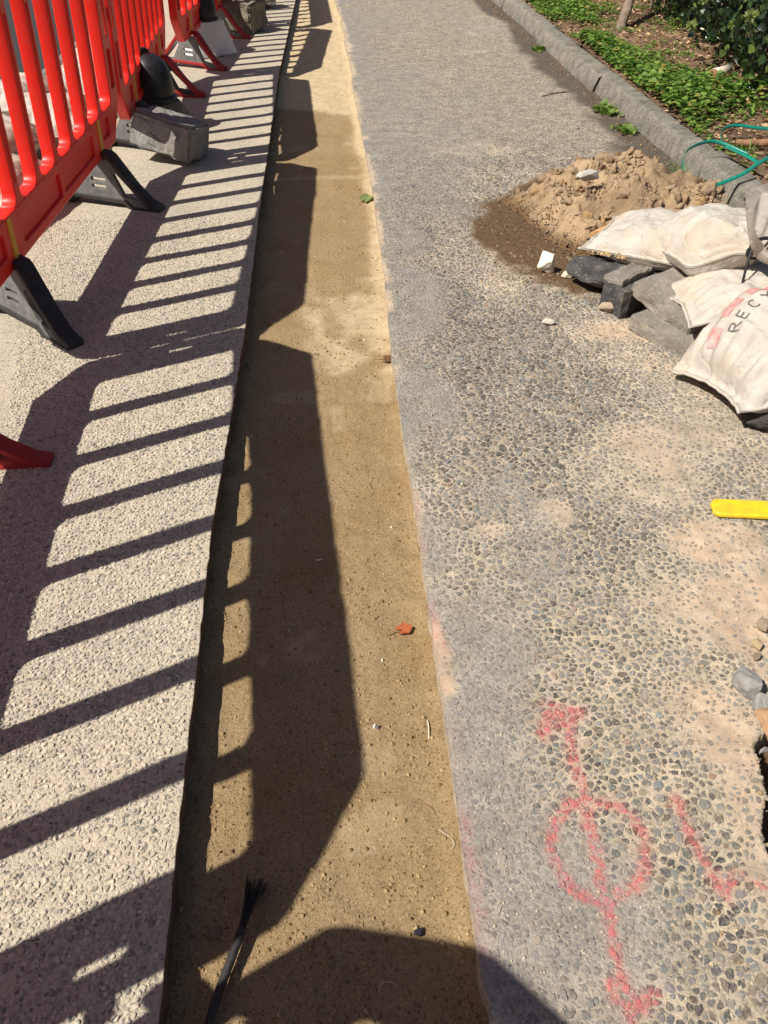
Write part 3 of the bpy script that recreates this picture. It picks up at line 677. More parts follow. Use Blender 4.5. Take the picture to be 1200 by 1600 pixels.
# ------------------------------------------------------------------ rocks, blocks
def rock_mesh(name, size, seed, n=18, mat=None, col=None, sub=0, rough=.0):
    g = random.Random(seed); bm = bmesh.new()
    for i in range(n):
        v = Vector((g.gauss(0, 1), g.gauss(0, 1), g.gauss(0, 1))).normalized() * g.uniform(.8, 1.05)
        bm.verts.new((v.x * size[0] / 2, v.y * size[1] / 2, v.z * size[2] / 2))
    r_ = bmesh.ops.convex_hull(bm, input=bm.verts[:])
    bmesh.ops.delete(bm, geom=list({e for e in r_['geom_interior'] + r_['geom_unused'] if isinstance(e, bmesh.types.BMVert)}), context='VERTS')
    if sub:
        bmesh.ops.bevel(bm, geom=bm.edges[:], offset=min(size) * .04, segments=1, affect='EDGES', clamp_overlap=True)
        bmesh.ops.triangulate(bm, faces=bm.faces[:])
        bmesh.ops.subdivide_edges(bm, edges=bm.edges[:], cuts=sub, use_grid_fill=True)
        for v in bm.verts:
            d = mnoise.fractal(v.co / max(size) * 7 + Vector((seed, 0, 0)), 1.0, 2.0, 4); v.co += v.co.normalized() * d * max(size) * rough
    bmesh.ops.recalc_face_normals(bm, faces=bm.faces[:])
    me = bpy.data.meshes.new(name); bm.to_mesh(me); bm.free()
    if col is not None:
        a = me.color_attributes.new('col', 'FLOAT_COLOR', 'POINT')
        for d in a.data: d.color = (*col, 1)
    if mat: me.materials.append(mat)
    return me
def block_mesh(name, corners, mat, seed=0, cuts=7, bev=.008, rough=.006, chip=.0):
    """hexahedron from 8 corners (bottom 4 ccw, top 4 ccw), weathered"""
    bm = bmesh.new(); v = [bm.verts.new(c) for c in corners]
    for f in ((3, 2, 1, 0), (4, 5, 6, 7), (0, 1, 5, 4), (1, 2, 6, 5), (2, 3, 7, 6), (3, 0, 4, 7)): bm.faces.new([v[i] for i in f])
    bmesh.ops.bevel(bm, geom=bm.edges[:], offset=bev, segments=2, affect='EDGES')
    big = [e for e in bm.edges if e.calc_length() > bev * 3]
    bmesh.ops.subdivide_edges(bm, edges=big, cuts=cuts, use_grid_fill=True)
    bmesh.ops.triangulate(bm, faces=bm.faces[:])
    bmesh.ops.recalc_face_normals(bm, faces=bm.faces[:]); bm.normal_update()
    for x in bm.verts:
        d = mnoise.fractal(x.co * 14 + Vector((seed * 3.1, 0, 0)), 1.0, 2.0, 4); d2 = mnoise.noise(x.co * 30 + Vector((0, seed, 0)))
        x.co += x.normal * (d * rough - max(0, d2 - .35) * chip)
    me = bpy.data.meshes.new(name); bm.to_mesh(me); bm.free(); me.materials.append(mat)
    return me
def rbox(w_, d_, h_, top=1.0, tx=0):
    a, b = w_ / 2, d_ / 2
    return [(-a, -b, 0), (a, -b, 0), (a, b, 0), (-a, b, 0), (-a * top + tx, -b * top, h_), (a * top + tx, -b * top, h_), (a * top + tx, b * top, h_), (-a * top + tx, b * top, h_)]

# ------------------------------------------------------------------ weights on the barrier feet
o = link('concrete_block', block_mesh('concrete_block', rbox(.33, .24, .165, .93), M['concrete'], 3, 9, .012, .008, .03))
o.location = (-.79, 4.34, .04); o.rotation_euler = (R(-8), R(12), R(-20))
tag(o, 'chipped grey concrete kerb block tilted on a barrier foot, shadow bars across its top', 'concrete block')
def lathe(name, prof, mat, n=28, smooth=True):
    P = np.array(prof); th = np.arange(n) / n * 2 * np.pi; k = len(P)
    V = np.stack([P[:, 0][:, None] * np.cos(th), P[:, 0][:, None] * np.sin(th), np.repeat(P[:, 1][:, None], n, 1)], -1).reshape(-1, 3)
    F = []
    for i in range(k - 1):
        for j in range(n): F.append((i * n + j, i * n + (j + 1) % n, (i + 1) * n + (j + 1) % n, (i + 1) * n + j))
    return mesh(name, V, np.array(F), mat, smooth)
def domed_base(loc, rz, mat, label, sc=1.0, tilt=0, fh=.30, fw=.36):
    t = empty('weighted_base', loc, (0, R(tilt), R(rz))); t.scale = (sc,) * 3
    tag(t, label, 'base weight', 'domed concrete bases beside the barrier')
    link('concrete_foot', block_mesh('concrete_foot', rbox(fw, fw * .95, fh, .62), mat, int(loc[1] * 7), 8, .012, .006, .02), None, t)
    link('dome_cap', lathe('dome_cap', [(a, b - .30 + fh) for a, b in [(.118, .275), (.124, .30), (.122, .36), (.115, .42), (.100, .465), (.075, .50), (.042, .522), (.001, .53)]], M['black'], 32), None, t)
    link('cap_rim', lathe('cap_rim', [(a, b - .30 + fh) for a, b in [(.10, .285), (.134, .29), (.137, .305), (.128, .318), (.10, .322)]], M['black'], 32), None, t)
    lug = curve_mesh('lifting_lug', [rrect(-.05, .05, .44, .545, .035, 5), rrect(-.022, .022, .47, .515, .015, 4)], .018, .005); lug.materials.append(M['black'])
    link('lifting_lug', lug, None, t, (0, .07, fh - .30))
    return t
domed_base((-.93, 4.90, 0), 38, M['brownconcrete'], 'brown stained concrete base with black domed cap behind the tilted kerb block', .95, 0, .17, .36)
domed_base((-.87, 6.98, 0), 36, M['whiteconcrete'], 'white painted concrete base with black domed cap, its lit face bright', .85, 0, .27, .42)
o = link('stone_block', block_mesh('stone_block', rbox(.34, .26, .22, .95), M['brownconcrete'], 9, 9, .012, .014, .04))
o.location = (-.66, 7.93, .03); o.rotation_euler = (R(8), R(7), R(-32)); tag(o, 'rough brown stone block lying on a far barrier foot', 'stone block')
o = link('stone_block', block_mesh('stone_block', rbox(.34, .25, .20, .92), M['concrete'], 12, 9, .012, .012, .04))
o.location = (-.62, 9.1, .03); o.rotation_euler = (R(-5), R(6), R(25)); tag(o, 'grey stone block lying beyond the rough brown stone block', 'stone block')

# ------------------------------------------------------------------ sandbags
def bag_mesh(name, L, W, T, mat, seed, neck=False, flat=.75, drape=None, nu=84, nv=60, wr=1.0, bulge=.0):
    u = np.linspace(-1, 1, nu); v = np.linspace(-1, 1, nv); U, Vv = np.meshgrid(u, v, indexing='ij')
    ue = np.clip(U / .93, -1, 1); ve = np.clip(Vv / .97, -1, 1)
    e = (1 - np.abs(ue) ** 2.4) * (1 - np.abs(ve) ** 2.6)
    th = T / 2 * np.clip(e, 0, 1) ** .52 + .002
    X = L / 2 * U * (1 - .10 * (1 - Vv ** 2) * U ** 2); Y = W / 2 * Vv * (1 - .16 * (1 - U ** 2) * Vv ** 2 + bulge * (1 - np.clip(U, -1, 1) ** 2))
    if neck:
        wf = 1 - .88 * sstep(U, .30, .97)
        Y = Y * wf; thn = W / 2 * wf * .8 * np.sqrt(np.clip(1 - Vv ** 2, 0, 1)) + .003
        th = th * (1 - sstep(U, .45, .7)) + np.minimum(thn, T / 2) * sstep(U, .45, .7)
    gx = U * L / 2; gy = Vv * W / 2
    endw = sstep(np.abs(U), .35, .95)
    wrk = np.sin(Vv * (23 + seed % 5) + 5 * fbm(gx, gy, .2, 2, seed)) * endw ** 1.5 * .008 + np.abs(np.sin(Vv * 9 + U * 4 + 3 * fbm(gx, gy, .3, 2, seed + 3))) * -.010 * endw
    if neck: wrk = wrk + np.sin(np.arcsin(np.clip(Vv, -1, 1)) * 13 + seed) * sstep(U, .2, .75) * .012
    wrk = wrk + (fbm(gx, gy, .14, 4, seed + 9) - .5) * .052 + np.abs(fbm(gx * 1.5, gy * .6, .10, 3, seed + 19) - .5) * -.035 + np.sin(U * 11 + 5 * fbm(gx, gy, .15, 2, seed + 5)) * .004 * sstep(np.abs(Vv), .4, .95)
    fade = np.clip(e * 4, .12, 1)
    zt = th + wrk * fade * wr * (T / .2) ** .5; zb = -th * flat + wrk * .3 * fade
    flut = (fbm(gy, gx * 0, .07, 2, seed + 2) - .5) * .02 * sstep(np.abs(U), .9, 1.0)
    dz = (drape(X, Y) if drape is not None else 0) + flut
    V = np.concatenate([np.stack([X, Y, zt + dz], -1).reshape(-1, 3), np.stack([X, Y, np.minimum(zb, zt - .003) + dz], -1).reshape(-1, 3)])
    f1 = grid_faces(nu, nv)[:, ::-1]; f2 = grid_faces(nu, nv, nu * nv)
    ring = np.concatenate([np.arange(nv), np.arange(1, nu) * nv + nv - 1, (nu - 1) * nv + np.arange(nv - 2, -1, -1), np.arange(nu - 2, 0, -1) * nv]); j = np.roll(ring, -1)
    f3 = np.stack([ring, j, j + nu * nv, ring + nu * nv], 1)
    me = mesh(name, V, np.concatenate([f1, f2, f3[:, ::-1]]), mat, True)
    return me
def tube(name, pts, rad, mat, n=7, caps=True, cols=None):
    P = [Vector(p) for p in pts]; V = []; F = []; rad = rad if hasattr(rad, '__len__') else [rad] * len(P)
    up = Vector((0, 0, 1))
    for i, p in enumerate(P):
        t = (P[min(i + 1, len(P) - 1)] - P[max(i - 1, 0)]).normalized()
        a = t.cross(up if abs(t.z) < .95 else Vector((1, 0, 0))).normalized(); b = t.cross(a)
        for k in range(n):
            th = 2 * math.pi * k / n; V.append(p + (a * math.cos(th) + b * math.sin(th)) * rad[i])
        if i:
            for k in range(n): F.append(((i - 1) * n + k, (i - 1) * n + (k + 1) % n, i * n + (k + 1) % n, i * n + k))
    m = len(V)
    V += [P[0], P[-1]]; T = []
    for k in range(n): T += [((k + 1) % n, k, m), ((len(P) - 1) * n + k, (len(P) - 1) * n + (k + 1) % n, m + 1)]
    return mesh(name, [tuple(v) for v in V], [np.array(F), np.array(T)], mat, True)
def smooth_path(pts, n=8, jit=0, seed=0):
    g = random.Random(seed); P = [Vector(p) for p in pts]; out = []
    for i in range(len(P) - 1):
        p0, p1, p2, p3 = P[max(i - 1, 0)], P[i], P[i + 1], P[min(i + 2, len(P) - 1)]
        for k in range(n):
            t = k / n
            q = .5 * ((2 * p1) + (p2 - p0) * t + (2 * p0 - 5 * p1 + 4 * p2 - p3) * t * t + (3 * p1 - p0 - 3 * p2 + p3) * t ** 3)
            out.append(q + Vector((g.uniform(-jit, jit), g.uniform(-jit, jit), g.uniform(-jit, jit))))
    return out + [P[-1]]
def sandbag(label, loc, rot, L, W, T, seed, group, mat=None, neck=False, flat=.75, drape=None, wr=1.0, seam=True, bulge=0.0):
    t = empty('sandbag', loc, tuple(R(a) for a in rot)); tag(t, label, 'sandbag', group)
    me = bag_mesh('sack', L, W, T, mat or M['bag'], seed, neck, flat, drape, wr=wr, bulge=bulge); b = link('sack', me, None, t)
    if seam:
        nu, nv = 84, 60
        co = np.zeros(len(me.vertices) * 3, np.float32); me.vertices.foreach_get('co', co); co = co.reshape(-1, 3)
        row = co[:nv]; row2 = row + np.array([-.004, 0, -.002])
        link('end_seam', tube('end_seam', [tuple(p) for p in row2[::2]], .0048, M['bag'], 6), None, t)
    return t, b
GR = 'white sandbags piled on the footpath'
bA, bAs = sandbag('dusty white sandbag with a flat sewn end pointing at the soil heap', (1.17, 2.745, .158), (4, -3, -38), .44, .33, .16, 3, GR, bulge=.12)
bB, bBs = sandbag('white sandbag tied at its neck, topmost of the right hand pile', (1.30, 2.555, .235), (0, -2, -78), .44, .37, .19, 5, GR, neck=True, seam=False, drape=lambda x, y: -.50 * np.clip(-y - .06, 0, 1) + .25 * np.clip(x - .10, 0, 1))
bC, bCs = sandbag('white sandbag under the tied one, lying on broken concrete slabs', (1.42, 2.36, .128), (0, 2, 4), .64, .28, .16, 8, GR, bulge=.15, drape=lambda x, y: -.30 * np.clip(-x - .18, 0, 1))
bD, bDs = sandbag('large white sandbag with printed lettering slumped in front of the slabs', (1.385, 2.015, .155), (-6, -17, 17), .72, .31, .36, 12, GR, flat=.8, bulge=.62)
# neck tie cord of the tied bag and the dark cord hanging from it
def frill_mesh():
    n, k = 72, 12; V = []
    for i in range(k):
        t_ = i / (k - 1)
        for j in range(n):
            a_ = 2 * math.pi * j / n
            r_ = (.020 + .075 * t_ ** .8) * (1 + (.10 + .30 * t_) * math.sin(7 * a_ + 1.3 * math.sin(2 * a_)) * (.6 + .4 * math.sin(a_ + 1)))
            V.append((r_ * math.cos(a_) * 1.15, r_ * math.sin(a_) * .75, .125 * t_ * (1 + .25 * math.sin(3 * a_ + .5)) - .02))
    F = [(i * n + j, i * n + (j + 1) % n, (i + 1) * n + (j + 1) % n, (i + 1) * n + j) for i in range(k - 1) for j in range(n)]
    return mesh('gathered_end', V, np.array(F), M['bag'], True)
link('gathered_end', frill_mesh(), None, bB, (.200, .0, .040), (R(8), R(30), 0))
link('tie_cord', tube('tie_cord', smooth_path([(.200 + .006 * math.cos(a_), .034 * math.cos(a_), .040 + .030 * math.sin(a_) + .01 * math.cos(a_)) for a_ in [k_ * math.pi / 4 for k_ in range(9)]], 3), .006, M['black'], 6), None, bB)
link('loose_cord', tube('loose_cord', smooth_path([(.205, -.03, .05), (.225, -.05, .0), (.242, -.062, -.05), (.248, -.066, -.09)], 4), .004, M['black'], 6), None, bB)

dg = bpy.context.evaluated_depsgraph_get(); dg.update()
def project_print(parent_obj, sack, polys_fn, name, mat, origin, ex, ey, lift=.0015):
    """lays flat print (list of (V2, F)) on the sack along the print's own normal"""
    mw = sack.matrix_world; me = sack.data
    vs_ = [mw @ v.co for v in me.vertices]; bvh = BVHTree.FromPolygons(vs_, [p.vertices[:] for p in me.polygons])
    ex = Vector(ex).normalized(); nz = ex.cross(Vector(ey)).normalized(); ey = nz.cross(ex); origin = Vector(origin)
    inv = parent_obj.matrix_world.inverted()
    V2, F = polys_fn; V = []
    for a, b in V2:
        p = origin + ex * a + ey * b + nz * .6
        h, nrm, idx, dist = bvh.ray_cast(p, -nz)
        if h is None: h = origin + ex * a + ey * b - nz * .3; nrm = nz
        V.append(tuple(inv @ (h + nz * lift)))
    return link(name, mesh(name, V, [np.array(f) for f in F], mat, True), None, parent_obj)
def arc_band(r0, r1, a0, a1, n=40, k=5):
    V = []; 
    for i in range(n):
        a = R(a0 + (a1 - a0) * i / (n - 1))
        for j in range(k):
            r_ = r0 + (r1 - r0) * j / (k - 1); V.append((r_ * math.cos(a), r_ * math.sin(a)))
    return V, [grid_faces(n, k)[:, ::-1]]
def strokes(lines, w_):
    """letter strokes as subdivided thin quads"""
    V, F = [], []
    for (x0, y0), (x1, y1) in lines:
        l = math.hypot(x1 - x0, y1 - y0) or 1; dx, dy = (x1 - x0) / l, (y1 - y0) / l; n = max(2, int(l / .006) + 1)
        b = len(V)
        for i in range(n):
            t = i / (n - 1); x = x0 + (x1 - x0) * t; y = y0 + (y1 - y0) * t
            V += [(x - dy * w_ / 2, y + dx * w_ / 2), (x + dy * w_ / 2, y - dx * w_ / 2)]
        for i in range(n - 1): F.append((b + 2 * i, b + 2 * i + 1, b + 2 * i + 3, b + 2 * i + 2))
    return V, F
GLY = {'R': [((0, 0), (0, 1)), ((0, 1), (.55, 1)), ((.55, 1), (.7, .85)), ((.7, .85), (.55, .55)), ((.55, .55), (0, .5)), ((.35, .5), (.72, 0))], 'E': [((0, 0), (0, 1)), ((0, 1), (.65, 1)), ((0, .5), (.55, .5)), ((0, 0), (.65, 0))],
       'C': [((.7, .9), (.5, 1)), ((.5, 1), (.2, 1)), ((.2, 1), (0, .75)), ((0, .75), (0, .25)), ((0, .25), (.2, 0)), ((.2, 0), (.5, 0)), ((.5, 0), (.7, .1))], 'Y': [((0, 1), (.36, .5)), ((.72, 1), (.36, .5)), ((.36, .5), (.36, 0))], 'L': [((0, 1), (0, 0)), ((0, 0), (.65, 0))]}
dg.update()
EM_O = (1.245, 1.845, .25); EM_N = Vector((-.42, -.45, .79)).normalized()
EM_X = Vector((.86, -.50, 0)); EM_X = (EM_X - EM_N * EM_X.dot(EM_N)).normalized(); EM_Y = EM_N.cross(EM_X)
bpy.context.view_layer.update()
for a0, a1 in ((96, 140), (146, 163), (172, 186)):
    project_print(bD, bDs, arc_band(.215, .245, a0, a1), 'printed_band', M['pinkprint'], EM_O, EM_X, EM_Y, .0022)
for i, ch in enumerate('RECYCL'):
    a = 172 - i * 13.0; hgt = .030; r0 = .165
    V, F = strokes([((x0 * hgt, y0 * hgt), (x1 * hgt, y1 * hgt)) for (x0, y0), (x1, y1) in GLY[ch]], .0042)
    ca, sa_ = math.cos(R(a)), math.sin(R(a))
    V = [((r0 + y) * ca + (x - .0105) * sa_, (r0 + y) * sa_ - (x - .0105) * ca) for x, y in V]
    project_print(bD, bDs, (V, [F]), 'printed_letter', M['ink'], EM_O, EM_X, EM_Y, .0020)
for k in range(2):
    V, F = strokes([((-.05 + .016 * k, .085), (-.03 + .016 * k, .125))], .008); project_print(bD, bDs, (V, [F]), 'printed_bar', M['ink'], EM_O, EM_X, EM_Y, .0024)
project_print(bB, bBs, arc_band(.03, .075, 20, 130, 20), 'printed_band', M['pinkprint'], (1.36, 2.64, .35), (1, 0, 0), (0, 1, .1), .002)
project_print(bA, bAs, arc_band(.05, .075, 30, 110, 20), 'printed_band', M['pinkprint'], (1.36, 2.80, .26), (1, 0, 0), (0, 1, .1), .002)
# bags lying behind the barrier
GB = 'dirty sandbags heaped behind the barrier'
LB = 'dirty white sandbag in the heap behind the slatted barrier'
for i, (x, y, z, rz, L, W, T) in enumerate([(-1.40, 3.55, .11, 80, .6, .4, .22), (-1.62, 4.15, .11, 62, .62, .4, .22), (-1.42, 4.62, .12, 100, .6, .4, .24), (-1.70, 5.05, .12, 75, .6, .4, .24), (-1.45, 5.45, .12, 95, .6, .4, .22), (-1.5, 6.2, .12, 85, .6, .4, .22)]):
    t, b = sandbag(LB, (x, y, z), (random.uniform(-6, 6), random.uniform(-6, 6), rz), L, W, T, 30 + i, GB, M['bagdirty'], seam=(i % 2 == 0))
    bpy.context.view_layer.update()
    if i % 3 != 2: project_print(t, b, arc_band(.07, .12, 20, 150, 24), 'printed_band', M['pinkprint'], (x, y - .05, z), (1, 0, 0), (0, 1, 0), .002)

# ------------------------------------------------------------------ soil heap
def heap_z(x, y):
    wob = fbm(x, y, .26, 4, 600) - .5
    q = np.hypot((x - 1.34) / .50, (y - 3.44) / .62) + wob * .75
    q2 = np.hypot((x - 1.06) / .30, (y - 3.40) / .48) + wob * .6
    q3 = np.hypot((x - 1.30) / .40, (y - 3.02) / .30) + wob * .5
    z = .19 * (1 - sstep(q, .0, 1.0)) ** .8
    z = np.maximum(z, .14 * (1 - sstep(q2, .1, 1.0))); z = np.maximum(z, .11 * (1 - sstep(q3, .1, 1.0)))
    z = z * (.78 + .5 * fbm(x, y, .14, 2, 611))
    return z
def build_heap():
    xs = np.arange(.70, 1.80, .008); ys = np.arange(2.75, 4.15, .008); X, Y = np.meshgrid(xs, ys)
    H0 = heap_z(X, Y)
    clod = np.abs(fbm(X, Y, .11, 4, 620) - .5) * 2
    Z = H0 + (H0 > .004) * ((fbm(X, Y, .07, 5, 630) - .5) * .085 * sstep(H0, .005, .07) + (.35 - clod) * .05 * sstep(H0, .01, .08)) - .006
    n1 = fbm(X, Y, .09, 4, 640)[..., None]; n2 = sstep(fbm(X, Y, .2, 3, 650), .5, .66)[..., None]
    C = np.array([.24, .16, .092]) * (1 - n1) + np.array([.50, .36, .225]) * n1
    damp = (1 - sstep(H0, .01, .05))[..., None]; C = C * (1 - damp) + np.array([.16, .095, .045]) * damp; C = C * (1 - .22 * n2)
    F = grid_faces(len(ys), len(xs)); F = F[(H0.ravel()[F].max(1) > .004)]
    t = empty('soil_heap', (1.25, 3.45, 0)); tag(t, 'heap of dry tan clods and sandy soil dug from the trench', 'soil heap')
    me = mesh('heap', np.stack([X - 1.25, Y - 3.45, Z], -1).reshape(-1, 3), F, M['soil'], True, C.reshape(-1, 3))
    link('heap', me, None, t)
    # clods
    g = random.Random(5); protos = []
    for k in range(16):
        bm = bmesh.new(); bmesh.ops.create_icosphere(bm, subdivisions=3 if k < 8 else 1, radius=.5)
        for v in bm.verts:
            d = mnoise.fractal(v.co * 2.2 + Vector((k * 7.3, 0, 0)), 0.8, 2.0, 5); v.co = v.co * (1 + .75 * d); v.co.z *= .7
        me = bpy.data.meshes.new('clod'); bm.to_mesh(me); bm.free()
        for p_ in me.polygons: p_.use_smooth = True
        a = me.color_attributes.new('col', 'FLOAT_COLOR', 'POINT'); q = g.uniform(0, 1); c = [.32 + .18 * q, .22 + .14 * q, .13 + .105 * q]
        if k == 11: c = [.34, .29, .23]
        if k == 5: c = [.50, .32, .16]
        for dd in a.data: dd.color = (*c, 1)
        me.materials.append(M['soil']); protos.append(me)
    big = []; Vs, Fs, Cs, off = [], [], [], 0
    arr = []
    for me in protos:
        co = np.array([v.co[:] for v in me.vertices]); f = np.array([p.vertices[:] for p in me.polygons]); arr.append((co, f, np.array(me.color_attributes['col'].data[0].color[:3])))
    small = []
    for i in range(24000):
        x, y = g.uniform(.62, 1.80), g.uniform(2.62, 4.15)
        hz = float(heap_z(np.array(x), np.array(y)))
        wet = math.hypot((x - 1.0) / .47, (y - 3.2) / .62) < .97
        if hz < .012 and not (wet and g.random() < .5): continue
        s = .004 + .008 * g.random() ** 2 if i % 16 else .012 + .05 * g.random() ** 2.2
        if hz < .03: s = min(s, .022) * .75
        zz = hz + (-s * .10 if hz > .02 else s * .15)
        if hz > .02:
            zz += (float(fbm(np.array(x), np.array(y), .07, 5, 630)) - .5) * .085 * min(1, hz / .07)
        small.append((s, x, y, zz))
    small.sort(reverse=True)
    for i, (s, x, y, z) in enumerate(small):
        k = g.randrange(8) if i < 300 else 8 + g.randrange(8); rot = Euler((g.uniform(0, 6), g.uniform(0, 6), g.uniform(0, 6)))
        if i < 300:
            ob = link('clod', protos[k], None, t, (x - 1.25, y - 3.45, z), rot); ob.scale = (s * g.uniform(.9, 1.3), s * g.uniform(.8, 1.1), s * g.uniform(.7, 1))
        else:
            co, f, c = arr[k]; m_ = np.array(rot.to_matrix()) * s
            Vs.append(co @ m_.T + np.array([x - 1.25, y - 3.45, z])); Fs.append(f + off); off += len(co); Cs.append(np.repeat(c[None] * g.uniform(.7, 1.1) * (1 if z > .03 else .55), len(co), 0))
    me = mesh('crumbs', np.concatenate(Vs), np.concatenate(Fs), M['soil'], False, np.concatenate(Cs)); tag(link('crumbs', me, None, t), kind='stuff')
build_heap()
def rock(name, loc, size, col, label, seed, cat='stone', rz=0, n=18, sub=2, rough=.02, group=None):
    o = link(name, rock_mesh(name, size, seed, n, M['rock'], col, sub, rough)); o.location = loc; o.rotation_euler = (0, 0, R(rz)); return tag(o, label, cat, group)
rock('white_rock', (.815, 2.86, .04), (.085, .075, .11), (.80, .74, .62), 'white angular rock at the edge of the soil heap', 41, 'rock', 20, 12)
rock('white_stone', (.885, 2.80, .018), (.06, .04, .035), (.60, .50, .38), 'small pale stone beside the white angular rock', 42, 'stone')
rock('orange_rock', (1.045, 3.00, .10), (.10, .10, .09), (.56, .33, .16), 'orange brown rock half sunk in the soil heap', 43, 'rock', 0, 14)
rock('pale_rock', (1.17, 2.97, .115), (.15, .11, .08), (.50, .40, .29), 'flat pale rock on the heap beside the orange brown one', 44, 'rock', 15, 14)
rock('grey_rock', (1.10, 2.91, .09), (.13, .09, .07), (.52, .43, .32), 'pale tan rock between the orange brown rock and the tarmac lump', 45, 'rock', 40, 14)
rock('grey_cobble', (1.09, 3.40, .185), (.13, .05, .05), (.48, .45, .40), 'long pale grey stone lying on top of the soil heap', 46, 'stone', 8, 20)
rock('pebble_stone', (.73, 2.44, .012), (.055, .04, .03), (.56, .50, .42), 'small white stone on the footpath below the damp soil', 47, 'stone')

# ------------------------------------------------------------------ broken slabs under the bags
def slab_mesh(name, poly, z0, z1, mat, seed, step=.02, jit=.006):
    g = random.Random(seed); P = []
    for i in range(len(poly)):
        a, b = Vector(poly[i]), Vector(poly[(i + 1) % len(poly)]); n = max(2, int((b - a).length / step))
        for k in range(n): q = a.lerp(b, k / n); P.append((q.x + g.uniform(-jit, jit), q.y + g.uniform(-jit, jit)))
    n = len(P); c = Vector((sum(p[0] for p in P) / n, sum(p[1] for p in P) / n)); V = []; lev = 4
    for l in range(lev):
        t = l / (lev - 1); ins = .003 if l in (0, lev - 1) else 0
        for p in P:
            d = (Vector(p) - c); d2 = d * (1 - ins / max(d.length, .01)) + d.normalized() * g.uniform(-jit, jit) * .55
            V.append((c.x + d2.x, c.y + d2.y, z0 + (z1 - z0) * t + g.uniform(-.002, .002)))
    F = [((l * n + i), (l * n + (i + 1) % n), ((l + 1) * n + (i + 1) % n), ((l + 1) * n + i)) for l in range(lev - 1) for i in range(n)]
    T = []
    rings = 4; base = (lev - 1) * n; prev = base
    for r_ in range(1, rings):
        o_ = len(V)
        for p in P:
            d = (Vector(p) - c) * (1 - r_ / rings); V.append((c.x + d.x, c.y + d.y, z1 + g.uniform(-.0025, .0025)))
        F += [(prev + i, prev + (i + 1) % n, o_ + (i + 1) % n, o_ + i) for i in range(n)]; prev = o_
    V.append((c.x, c.y, z1)); ap = len(V) - 1; T += [(prev + i, prev + (i + 1) % n, ap) for i in range(n)]
    V.append((c.x, c.y, z0)); ap = len(V) - 1; T += [((i + 1) % n, i, ap) for i in range(n)]
    V = np.array(V); off = np.array([c.x, c.y, z0]); return mesh(name, V - off, [np.array(F), np.array(T)], mat, False), off
def slab_piece(name, poly, z0, z1, mat, label, seed, cat, tilt=(0, 0), **k):
    me, off = slab_mesh(name, poly, z0, z1, mat, seed, **k); o = link(name, me); o.location = tuple(off); o.rotation_euler = (R(tilt[0]), R(tilt[1]), 0); return tag(o, label, cat)
def paving(loc, rot, dims, seed, label):
    o = link('concrete_slab', block_mesh('concrete_slab', rbox(*dims, .985), M['slabstone'], seed, 13, .004, .005, .022)); o.location = loc; o.rotation_euler = tuple(R(a) for a in rot); return tag(o, label, 'concrete slab')
paving((1.205, 2.36, .004), (4, -3, 29), (.36, .26, .055), 71, 'broken grey concrete slab flat on the path, lower of two under the sandbags')
paving((1.235, 2.455, .066), (13, -4, 27), (.38, .27, .05), 72, 'broken grey concrete slab stacked on the lower one with a ragged edge')
slab_piece('tarmac_slab', [(.935, 2.545), (.985, 2.46), (1.30, 2.70), (1.25, 2.79)], .0, .10, M['tarmac'], 'long upright piece of black tarmac with a dusty top beside the concrete slabs', 73, 'tarmac', (0, 0), jit=.009)
slab_piece('slab_cap', [(.93, 2.55), (.975, 2.49), (1.29, 2.73), (1.25, 2.80)], .102, .122, M['slabstone'], 'thin dusty concrete strip resting on the black tarmac piece', 74, 'concrete slab', (0, 0), jit=.003)
o = link('tarmac_lump', rock_mesh('tarmac_lump', (.36, .27, .17), 52, 26, M['tarmac'], None, 3, .03)); o.location = (1.03, 2.725, .06); o.rotation_euler = (0, 0, R(-12)); tag(o, 'rounded black tarmac lump with sandy crumbs on top in front of the soil heap', 'tarmac')
rock('tarmac_piece', (1.27, 2.72, .09), (.22, .16, .10), (.10, .10, .105), 'dark tarmac fragment wedged below the flat ended sandbag', 53, 'tarmac', 10, 16)
rock('sand_clod', (.955, 2.52, .02), (.07, .06, .05), (.42, .33, .24), 'grey tan stone against the end of the black tarmac piece', 54, 'stone')
rock('tarmac_piece', (1.20, 1.795, .03), (.17, .11, .08), (.055, .05, .045), 'dark wet lump spilling from the torn corner of the lettered sandbag', 55, 'tarmac', 10, 20, 3, .05)
rock('tarmac_piece', (1.32, 1.78, .03), (.15, .12, .08), (.085, .07, .05), 'dark brown lump beside the wet one under the lettered sandbag', 56, 'tarmac', 50, 20, 3, .05)
rock('flat_stone', (1.21, 1.70, .012), (.08, .045, .03), (.36, .25, .17), 'small flat brown stone before the lettered sandbag', 57, 'stone', 20)
rock('concrete_fragment', (1.30, 2.20, .05), (.14, .12, .10), (.30, .28, .25), 'grey concrete fragment in the gap between slabs and lettered sandbag', 58, 'concrete slab', 30)
slab_piece('flagstone', [(1.68, 3.12), (1.92, 2.98), (2.12, 3.26), (1.95, 3.46), (1.78, 3.38)], .085, .118, M['slabstone'], 'broken grey flagstone lying on the kerb behind the sandbags', 75, 'flagstone', (3, -4))
